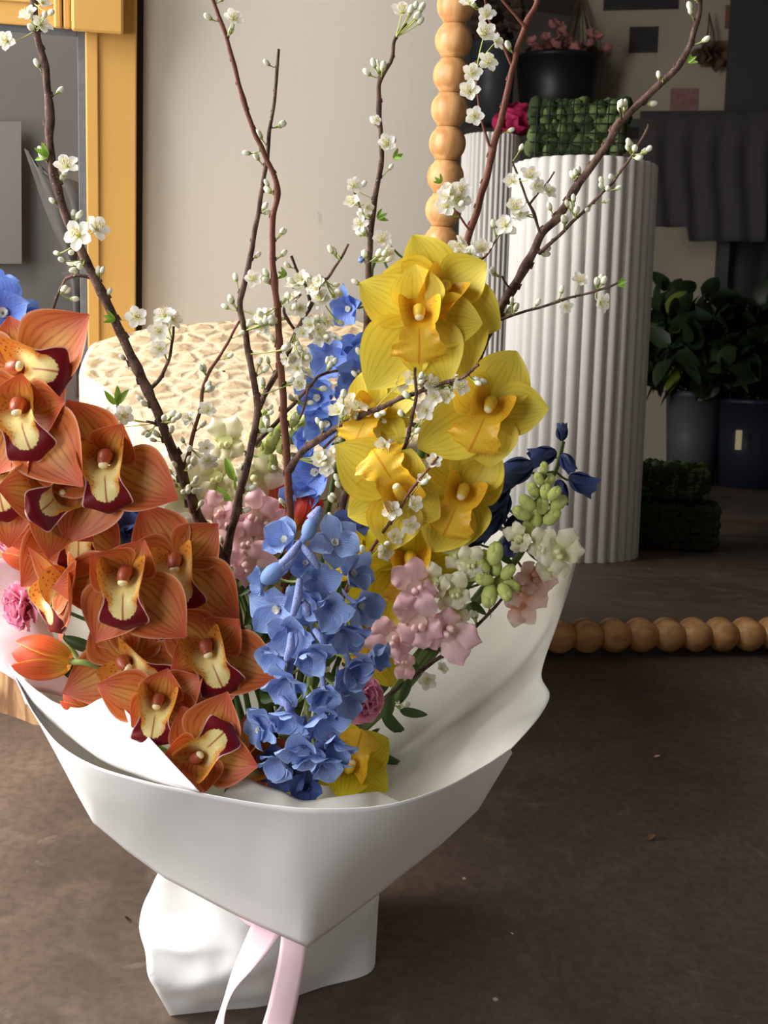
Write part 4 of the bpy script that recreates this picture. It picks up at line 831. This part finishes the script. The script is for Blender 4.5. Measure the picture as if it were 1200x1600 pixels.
# ------------------------------------------------------------------ tulips, carnations, lisianthus
def tulip(label, px, py, y, R, roll, mat, yaw=0, pitch=0, asp=1.0, name='tulip'):
    t = thing(name, label, 'tulip', NECK); P = aty(px, py, y); W = set_W(P, roll, yaw, pitch, R) @ Matrix.Rotation(-PI / 2, 4, 'X')
    for k in range(6):
        b = MB(); inner = k % 2; petal(b, 2.35, .80 * asp - .04 * inner, .25, 1.0, .5, .35, 1.75, -.0, .01, 1, k, 12, 18, rot=2 * PI * k / 6 + .2, off=.0, z0=-1.0)
        # cup the petals round the axis
        for i, v in enumerate(b.v):
            x, yv, z = v; pass
        vv = []; m = rz(2 * PI * k / 6 + .2); mi = m.inverted()
        for v in b.v:
            q = mi @ Vector(v); zn = (q.z + 1.0) / 2.1; rad = (.80 - .03 * inner) * math.sin(min(1, max(.0, zn * .86 + .06)) * PI) ** .55 * asp + .02 * (1 - inner); a = q.x * 1.05
            vv.append(m @ Vector((rad * math.sin(a), rad * math.cos(a), q.z)))
        b.v = [tuple(v) for v in vv]; obj('petal', b, mat, t, W)
    b = MB(); base = W @ Vector((0, 0, -.95)); stem_to(b, base, .0035, 0, base + (base - P) * 1.0); obj('stem', b, 'stempale', t, Matrix.Identity(4)); return t
tulip('large orange tulip lying over the paper rim at the lower left', 66, 1028, .985, 44, -82, 'tulip', 0, 0, 1.0)
tulip('orange tulip bud at the left edge above the pink carnation', 36, 868, 1.06, 30, -60, 'tulip')
tulip('small orange tulip bud just behind the peak of the paper flap', 122, 1098, .99, 26, -60, 'tulip')
tulip('red tulip behind the tall plum branch left of the yellow orchids', 572, 770, 1.13, 36, -15, 'tulipred')
tulip('orange and yellow tulip peeping behind the twin branches at centre', 432, 778, 1.16, 28, 10, 'tulip')
tulip('small red orange tulip right above the front blue spike', 478, 800, 1.12, 30, 30, 'tulipred')
tulip('red orange tulip low between pink snapdragon and blue spike', 425, 805, 1.13, 26, -40, 'tulipred')
def carnation(label, px, py, y, R, mat, roll=0, yaw=0, pitch=0):
    t = thing('carnation', label, 'carnation', NECK); P = aty(px, py, y); W = set_W(P, roll, yaw, pitch, R); b = MB()
    for ring, (n_, ti, L) in enumerate(((7, .15, 1.0), (7, .5, .95), (6, .85, .85), (5, 1.2, .7))):
        for k in range(n_): petal(b, L, .5, .1, 1.8, .35, ti + U(-.1, .1), .2, .1, .12, U(2, 4), U(0, 6), 12, 8, rot=k * 2 * PI / n_ + ring * .5, z0=.05 * ring, twist=U(-.6, .6))
    obj('petals', b, mat, t, W); b = MB(); b.ball((0, 0, -.2), (.25, .25, .5), 7); obj('calyx', b, 'stempale', t, W)
    b = MB(); stem_to(b, W @ Vector((0, 0, -.6)), .0022); obj('stem', b, 'stem', t, Matrix.Identity(4)); return t
carnation('pink carnation with frilled edges by the left paper edge', 44, 945, 1.03, 44, 'pinkc', 0, -50, -10)
carnation('pink carnation tucked behind the lower right of the blue spike', 560, 1092, .98, 42, 'pinkc', 0, 30, 10)
carnation('pink carnation glimpsed below the upper orange orchids at the left', 25, 838, 1.08, 34, 'pinkc', 0, -20, 10)
lz = thing('lisianthus_bud', 'yellow green lisianthus buds beside the pink carnation at the left', 'lisianthus', NECK); pts = []
for (x, y_, yy, R, ro) in ((56, 915, 1.02, 38, -10), (75, 905, 1.03, 34, 8), (52, 862, 1.04, 30, -8), (68, 875, 1.03, 26, 20)):
    P = aty(x, y_, yy); W = set_W(P, ro, 0, 0, R); b = MB()
    for k in range(5): petal(b, 1.7, .34, .2, .9, .7, 1.15, .75, .4, .0, 1, 0, 6, 9, rot=2 * PI * k / 5, mat=Matrix.Rotation(-PI / 2, 4, 'X') @ Matrix.Translation((0, 0, -.8)))
    obj('bud', b, 'greenbud', lz, W); pts.append(W @ Vector((0, -.8, 0)))
dstem(lz, [(78, 950, 1.05), (110, 1010, 1.06), (220, 1150, 1.06)], pts, 'stempale', .003)
leaves(lz, [(80, 945, 1.03, 60, 0, 0, 0), (95, 930, 1.04, 60, -15, 0, 0), (135, 1065, 1.0, 75, -50, 0, 0), (120, 1045, 1.0, 60, -45, 0, 0), (125, 1090, .99, 45, -15, 0, 0), (150, 1015, 1.02, 60, -70, 0, 0), (150, 990, 1.03, 55, 80, 0, 0)])
def lisi(label, px, py, y, R, roll=0, yaw=0, pitch=0):
    t = thing('lisianthus', label, 'lisianthus', NECK); P = aty(px, py, y); W = set_W(P, roll, yaw, pitch, R)
    for k in range(6):
        b = MB(); petal(b, 1.1, .62, .2, 1.5, .42, .75 - .2 * (k % 2), -.3, .15, .06, 1.5, U(0, 6), 12, 12, rot=k * PI / 3); obj('petal', b, 'sheer', t, W)
    b = MB(); b.ball((0, 0, .25), (.13, .13, .3), 7); obj('pistil', b, 'greenbud', t, W); b = MB(); stem_to(b, W @ Vector((0, 0, -.05)), .003); obj('stem', b, 'stem', t, Matrix.Identity(4))
lisi('sheer cream lisianthus behind the thick plum branch, beside the orange orchid', 232, 790, 1.14, 66, 0, -30, 30)
lisi('sheer cream lisianthus to the right, its petals over the drum stool edge', 290, 770, 1.16, 62, 40, 30, 20)
lisi('sheer cream lisianthus low between two orange orchids', 285, 840, 1.12, 50, 80, 20, -20)

# ------------------------------------------------------------------ loose foliage deep in the bouquet
ff = thing('foliage_filler', 'dark green leafy stems deep inside the paper between the flowers', 'foliage', NECK)
b = MB()
for k in range(26):
    px, py = U(250, 640), U(840, 1100); P = aty(px, py, U(1.09, 1.14)); stem_to(b, P, .0028)
obj('stem', b, 'stem', ff, Matrix.Identity(4))
b = MB()
for k in range(120):
    px, py = U(200, 640), U(900, 1230); P = aty(px, py, U(1.05, 1.12)); petal(b, 1, .17, .1, .8, .7, .1, U(-.8, .4), .5, .01, 2, 1, 4, 7, mat=set_W(P, U(-180, 180), U(-60, 60), U(-60, 60), U(35, 70)))
o = obj('leaves', b, 'leaf', ff, Matrix.Identity(4)); o['kind'] = 'stuff'

# ------------------------------------------------------------------ plum branches
def blossom_mb(P, zdir, R, open_=.35, root=None):
    W = aim(P, zdir, R, U(0, 6)); b = MB()
    for k in range(5): petal(b, U(.88, 1.02), .38, .10, 1.25, .5, open_ + U(-.12, .15), U(-.2, .3), .35, .03, 1.5, U(0, 6), 5, 6, rot=k * 1.2566, off=.1, mat=W)
    s = MB()
    for k in range(16):
        a = k * 2.4; t = U(.15, .75); L = U(.5, .85); d = Vector((math.cos(a) * math.sin(t), math.sin(a) * math.sin(t), math.cos(t))); s.tube([W @ (d * .08), W @ (d * L)], [R * .022, R * .014], 3, 0, cap=False); s.ball(W @ (d * L), R * .055, 3, 1)
    s.ball(W @ Vector((0, 0, .06)), R * .16, 5, 2); s.tube([W @ Vector((0, 0, .05)), W @ Vector((0, 0, -.18))], [R * .16, R * .09], 6, 3)
    if root is not None: s.tube(cat([W @ Vector((0, 0, -.15)), (W @ Vector((0, 0, -.7))).lerp(root, .4), root], 6), R * .045, 4, 3)
    return b, s
def bud_mb(P, d, R, root):
    b = MB(); W = aim(P, d, R); b.ball((0, 0, .3), (.70, .70, 1.1), 7, 0, None); b.v = [tuple(W @ Vector(v)) for v in b.v]; n0 = len(b.v)
    c = MB(); c.ball((0, 0, -.35), (.60, .60, .62), 5); c.v = [tuple(W @ Vector(v)) for v in c.v]
    o = len(b.v); b.v += c.v; b.f += [tuple(i + o for i in f) for f in c.f]; b.uv += c.uv; b.mi += [1] * len(c.f)
    b.tube(cat([W @ Vector((0, 0, -.8)), (W @ Vector((0, 0, -1.6))).lerp(root, .4), root], 5), [R * .22, R * .16, R * .14, R * .14, R * .18], 5, 1); return b
def branch(label, paths, auto=.5, blossoms=(), clusters=(), leafs=(), mat='bark', group=None, budr=6.2):
    """paths: (points (px, py), forward distance start, end, radius px start, end)"""
    t = thing('plum_branch', label, 'branch', NECK, group); b = MB(); nodes = []
    for pi_, (pp, y0, y1, r0, r1) in enumerate(paths):
        n = len(pp); P3 = [aty(q[0], q[1], y0 + (y1 - y0) * i / (n - 1)) for i, q in enumerate(pp)]; m = max(12, n * 7); line = cat(P3, m); rad = []
        for i, p in enumerate(line):
            f = i / (m - 1); knot = 1 + .22 * max(0, noise.noise(p * 70 + Vector((pi_ * 7, 0, 0)))) * 2; rad.append((r0 + (r1 - r0) * f) * mpp(p) * knot)
            line[i] = p + Vector((noise.noise(p * 60), 0, noise.noise(p * 60 + Vector((5, 5, 5))))) * .0012
        b.tube(line, rad, 8)
        acc = 0
        for i in range(1, m):
            acc += (line[i] - line[i - 1]).length / mpp(line[i])
            if acc > 26:
                acc = U(-12, 4); sd = rnd.choice((-1, 1)); tn = (line[i] - line[i - 1]).normalized(); side = (tn.cross(CB).normalized()) * sd
                nodes.append((line[i], tn if tn.z > 0 else -tn, side, rad[i]))
                k_ = line[i] + side * rad[i] * 1.1; b.tube([line[i], k_, k_ + (tn if tn.z > 0 else -tn) * rad[i] * 1.0], [rad[i] * .9, rad[i] * .5, rad[i] * .12], 6)
    obj('stem', b, mat, t, Matrix.Identity(4)); nb = 0
    def addbud(P, d, R, root): obj('bud', bud_mb(P, d, R, root), ['budwhite', 'calyx'], t, Matrix.Identity(4))
    def near(P): return min((nd[0] for nd in nodes), key=lambda q: (q - P).length)
    def addbl(P, z, R, root, op=.35):
        pb, sb = blossom_mb(P, z, R, op, root); o = obj('blossom', pb, 'white', t, Matrix.Identity(4)); obj('stamens', sb, ['stamen', 'anther', 'yellowcentre', 'greenbud'], o, Matrix.Identity(4))
    for (P, tn, side, r) in nodes:
        if nb > 60 or rnd.random() > auto: continue
        for k in range(rnd.choice((1, 1, 2, 3))):
            d = (side * U(.5, 1) + tn * U(.1, .9) + CB * U(-.5, .6)).normalized(); L = U(12, 25) * mpp(P); addbud(P + d * L, d + Vector((0, 0, .4)), U(.8, 1.15) * budr * mpp(P), P + side * r); nb += 1
        if rnd.random() < .25:
            d = (side + tn * .8 + CB * .3).normalized(); l_ = MB(); petal(l_, 1, .2, .1, .8, .7, .1, -.3, .5, 0, nu=4, nv=6); obj('leaf', l_, 'leafbright', t, aim(P, d.cross(CB), U(10, 16) * mpp(P)) @ Matrix.Rotation(U(0, 6), 4, 'Z'))
    for q in blossoms:
        px, py, R = q[:3]; yaw, pitch = (q[3], q[4]) if len(q) > 3 else (U(-50, 50), U(-30, 45))
        base = near(aty(px, py, 1.08)); P = aty(px, py, base.y - .012); addbl(P, facing(P, 0, yaw, pitch).to_3x3() @ Vector((0, 0, 1)), R * mpp(P), base, U(.15, .5))
    for (px, py, rx, ry, nbls, nbud) in clusters:
        for k in range(nbls + nbud):
            a = U(0, 6.28); rr = math.sqrt(U(.05, 1)); x, y_ = px + rx * rr * math.cos(a), py + ry * rr * math.sin(a); base = near(aty(x, y_, 1.08)); P = aty(x, y_, base.y + U(-.03, .012))
            z = facing(P, 0, U(-60, 60), U(-30, 60)).to_3x3() @ Vector((0, 0, 1))
            if k < nbls: addbl(P, z, U(13, 18) * mpp(P), base, U(.2, .7))
            else: addbud(P, (P - base).normalized() + Vector((0, 0, .5)), U(.9, 1.2) * budr * mpp(P), base)
    for (px, py, R, ro) in leafs:
        base = aty(px, py, near(aty(px, py, 1.08)).y - .004)
        for k in range(3):
            l_ = MB(); petal(l_, 1, .17, .1, .8, .7, .3, -.3, .5, 0, nu=4, nv=7); obj('leaf', l_, 'leafbright' if py < 700 else 'leafbright', t, facing(base, ro + (k - 1) * 38, U(-30, 30), U(-20, 20), R * mpp(base)))
    return t
branch('thick dark plum branch rising left in front of the yellow door frame', [
    ([(48, -30), (58, 50), (70, 100), (76, 150), (77, 205), (82, 262), (97, 322), (120, 375), (142, 425), (172, 485), (203, 552), (236, 622), (264, 688), (286, 745), (311, 812), (337, 862), (362, 922), (385, 1050)], 1.10, 1.06, 5.2, 9),
    ([(143, 433), (120, 430), (103, 437)], 1.09, 1.09, 3, 2), ([(103, 437), (92, 460), (80, 492), (66, 530), (60, 560)], 1.09, 1.10, 2, 2.6), ([(233, 608), (252, 588), (264, 560), (271, 510)], 1.085, 1.08, 3.4, 2), ([(270, 655), (252, 662), (228, 658)], 1.075, 1.07, 3, 2), ([(184, 632), (183, 655)], 1.08, 1.08, 2.4, 2.4)],
    .62, [(123, 368, 25, -15, 5), (150, 358, 22, 40, 20), (104, 261, 21, 5, 30), (11, 65, 17, -10, 0), (45, 25, 18, -30, 30), (64, 40, 18, 40, 30), (66, 5, 14), (213, 496, 19, 10, 0), (257, 494, 20, -10, 40), (270, 500, 16, 50, 20), (248, 518, 18, 0, 0), (249, 545, 16, 0, -10), (172, 652, 18, -30, 10), (192, 650, 18, 30, 10), (180, 668, 16, 0, 0)],
    [(265, 660, 20, 14, 0, 6), (105, 410, 26, 18, 0, 8), (60, 30, 24, 25, 0, 6)], [(75, 245, 24, -60), (183, 632, 30, 0), (180, 500, 20, -70)])
branch('slender reddish plum branch at the top left of centre, crossing its neighbour', [
    ([(325, -25), (333, 2), (350, 48), (362, 86), (378, 150), (397, 205), (413, 238), (430, 282), (432, 312), (427, 345), (425, 400), (429, 445), (434, 485), (437, 550), (441, 605), (446, 680), (450, 740), (453, 800), (450, 880), (440, 1000)], 1.12, 1.09, 2.8, 6.5)],
    .6, [(364, 30, 17, 20, 20), (410, 495, 16)], [(400, 500, 30, 10, 3, 8)], (), 'barkred')
branch('forked plum branch with a bare tip left of the tall centre branch', [
    ([(434, 76), (431, 130), (425, 185), (420, 215), (416, 262), (407, 312), (396, 378), (381, 443), (375, 478), (384, 524), (392, 569), (402, 625), (396, 682), (382, 738), (371, 789), (355, 860), (358, 930), (380, 1040)], 1.14, 1.06, 2.2, 7),
    ([(404, 640), (412, 620), (443, 565), (462, 519), (484, 482)], 1.11, 1.12, 4.5, 3.4), ([(484, 482), (500, 445), (513, 432), (530, 408), (544, 381)], 1.12, 1.13, 3, 1.6), ([(484, 470), (478, 445), (468, 430), (454, 400)], 1.12, 1.13, 2.6, 2), ([(462, 519), (450, 500), (444, 480), (470, 460)], 1.12, 1.12, 2.5, 2),
    ([(398, 695), (412, 680), (443, 648), (482, 606), (502, 586), (540, 577)], 1.10, 1.12, 4, 2), ([(482, 606), (474, 640), (468, 655)], 1.11, 1.11, 2, 1.6)],
    .62, [(395, 437, 16, 10, 10)], [(470, 462, 26, 30, 6, 8), (508, 455, 26, 30, 6, 10), (490, 512, 26, 18, 5, 5), (520, 515, 26, 18, 4, 3), (462, 560, 18, 22, 4, 3), (468, 590, 16, 16, 3, 4), (455, 545, 12, 20, 2, 3), (425, 495, 22, 12, 2, 6)], [(448, 430, 16, -70)], 'bark')
branch('thin twig with buds between the thick branch and the carved stool', [
    ([(374, 500), (353, 540), (337, 567), (320, 597), (313, 637), (303, 677), (293, 717), (287, 742), (300, 800)], 1.09, 1.065, 2, 4)], .75, [(323, 642, 16, 20, 30), (297, 655, 14, -20, 30), (322, 700, 14, 0, 20), (322, 720, 15, 30, -10)], [(318, 715, 22, 14, 0, 4), (295, 710, 10, 22, 0, 5), (300, 760, 26, 12, 0, 7)], (), 'barkred')
branch('tall slender plum branch at the centre, in front of the wall', [
    ([(634, 36), (616, 65), (610, 97), (594, 126), (592, 167), (595, 217), (595, 262), (586, 302), (580, 357), (577, 402), (573, 490), (569, 569), (561, 620), (550, 700), (541, 758), (533, 805), (520, 900), (490, 1050)], 1.13, 1.08, 2.6, 6.4),
    ([(580, 357), (566, 335), (556, 308), (546, 278)], 1.12, 1.12, 2, 1.4), ([(595, 218), (605, 212)], 1.12, 1.12, 1.8, 1)],
    .6, [(628, 20, 20, 10, 30), (604, 226, 17, 0, 10), (552, 291, 15), (551, 318, 16), (563, 350, 14, -20, 0), (573, 325, 12), (596, 376, 18, 10, 20), (588, 188, 9)],
    [(650, 22, 16, 16, 0, 6), (583, 105, 20, 12, 0, 4), (597, 400, 16, 12, 1, 4)], [(615, 248, 18, 60), (590, 342, 18, 60)], 'bark')
branch('plum twig slanting up to the right across the yellow orchids', [
    ([(452, 735), (474, 704), (519, 673), (552, 654), (581, 642), (620, 625), (655, 612), (691, 599), (725, 588), (748, 570)], 1.06, .99, 6, 2.2), ([(649, 575), (650, 620), (641, 665), (632, 700), (620, 736), (600, 800)], 1.0, 1.04, 2.4, 3.5), ([(505, 700), (540, 668)], 1.05, 1.05, 2.5, 1.5)],
    .6, [(545, 632, 20, -10, 10), (505, 722, 20, 0, 20), (645, 590, 17, 0, 20), (672, 600, 17), (680, 620, 16), (700, 618, 16), (718, 605, 17, 20, 10), (665, 640, 18), (625, 600, 14), (545, 705, 16), (655, 730, 16), (640, 715, 14), (600, 695, 16), (580, 690, 15), (612, 735, 14)], [(540, 640, 26, 24, 4, 5), (515, 720, 20, 24, 3, 3)], (), 'bark')
branch('small plum twig with star-like blossoms in front of the lower yellow orchids', [
    ([(684, 714), (662, 742), (635, 778), (626, 794), (594, 838), (568, 880), (548, 908), (520, 980)], .98, 1.02, 2, 3.2)], .35, [(613, 798, 18, -10, 10), (646, 788, 16, 30, 10), (640, 820, 16, 20, -20), (616, 838, 16, 20, 0), (600, 862, 17, 20, 0), (554, 896, 18, 0, 10), (678, 722, 14, 0, 30), (662, 750, 13)], (), (), 'barkred')
branch('long plum branch rising behind the yellow orchids beside the beaded frame', [
    ([(848, -25), (838, 8), (820, 42), (801, 107), (789, 159), (771, 233), (752, 308), (731, 373), (728, 400), (700, 520), (650, 760), (560, 1000)], 1.16, 1.12, 4.2, 6.5),
    ([(820, 42), (800, 18), (775, -10)], 1.15, 1.15, 2.4, 2), ([(801, 103), (781, 62), (764, 28), (757, -10)], 1.15, 1.15, 2.4, 1.8), ([(766, 229), (753, 187), (747, 150), (744, 95)], 1.14, 1.14, 2.2, 1.6), ([(735, 360), (720, 340), (700, 310)], 1.13, 1.13, 1.8, 1.2), ([(727, 410), (757, 401), (780, 369), (803, 341)], 1.12, 1.13, 2.2, 1.2)],
    .35, [(757, 54, 20, 10, 10), (760, 24, 16, 0, 10), (733, 6, 16, -20, 30), (762, 98, 18, 20, 20), (738, 116, 18, 0, 10), (733, 144, 19, -10, 10), (741, 183, 17, 0, 0), (775, 66, 14, 50, 10), (704, 300, 18, -10, 20), (716, 312, 22, 10, 10), (698, 322, 18, -20, 0), (722, 295, 16), (712, 392, 20, 0, 30), (735, 398, 16), (753, 390, 18, 0, 20), (788, 355, 20, 10, 10), (812, 335, 16, 0, 20)], [(715, 305, 20, 18, 3, 2), (712, 392, 18, 14, 3, 2)], [(690, 285, 14, -50)], 'barkred')
branch('longest plum branch sweeping to the top right across the plinth', [
    ([(1097, -25), (1093, 5), (1089, 37), (1074, 79), (1060, 103), (1032, 131), (1000, 162), (971, 189), (939, 238), (906, 285), (873, 336), (845, 369), (827, 406), (799, 453), (775, 495), (754, 541), (738, 580), (700, 660), (620, 860), (540, 1040)], 1.12, 1.10, 4.2, 8),
    ([(841, 397), (878, 364), (915, 327), (957, 285), (985, 247), (1009, 205), (1013, 194)], 1.10, 1.10, 3, 1.6), ([(845, 366), (831, 327), (813, 285), (801, 252)], 1.10, 1.10, 2.2, 1.6), ([(828, 320), (845, 298), (866, 268)], 1.10, 1.10, 1.8, 1.2), ([(775, 503), (800, 492), (827, 486), (880, 468), (925, 456), (950, 449), (972, 437)], 1.09, 1.08, 2.4, 1.6), ([(800, 453), (788, 440), (784, 432)], 1.1, 1.1, 1.8, 1.2), ([(971, 189), (969, 168)], 1.1, 1.1, 2, 1.6)],
    .55, [(800, 284, 15, -10, 20), (828, 276, 18, 10, 30), (836, 290, 16), (806, 326, 20, 0, 30), (812, 335, 14), (790, 353, 18, -20, 20), (906, 439, 15, 10, 30), (938, 473, 18, 40, -10), (884, 478, 13, 0, -30), (857, 300, 14)], [(1000, 235, 14, 14, 0, 4), (950, 285, 14, 12, 0, 4), (905, 320, 22, 14, 0, 5), (975, 165, 10, 8, 0, 3)], [(1075, 98, 16, 60), (965, 445, 16, 70)], 'bark')
branch('low plum twig along the inner right side of the paper', [
    ([(785, 935), (754, 970), (720, 1003), (673, 1037), (640, 1062), (600, 1093), (560, 1130)], 1.08, 1.04, 2.2, 4.5)], .4, [(700, 1010, 18, 0, 0), (730, 985, 16, 10, 0), (668, 1062, 17, 0, -10), (715, 1025, 14), (690, 1045, 12)], [(625, 1098, 10, 8, 0, 2)], (), 'bark')

# ------------------------------------------------------------------ scraps on the floor
def scrap(name, label, px, py, R, mat, curlz=.5, rot=0):
    P = atz(px, py, .0008); b = MB(); petal(b, 1, .25, .1, .8, .6, .12, curlz, .5, .02, 2, 1, 5, 7, rot=rot); tag(obj(name, b, mat, None, Matrix.Translation(P) @ Matrix.Scale(R * mpp(P), 4), solid=.02), label, name.split('_')[-1])
scrap('dry_leaf', 'small curled dark brown leaf on the floor left of the paper foot', 205, 1438, 16, 'bark', 1.2, 2.0)
scrap('dry_leaf', 'small dry brown leaf on the dark floor at the right', 1012, 1312, 18, 'dry', .3, -.9)
scrap('pink_petal', 'single pale petal on the dark floor below the beaded frame', 1022, 1183, 10, 'palepink', .3, -1.4)
scrap('white_crumb', 'tiny white crumb on the dark floor near the lower middle right', 802, 1460, 5, 'white', .3, 1)
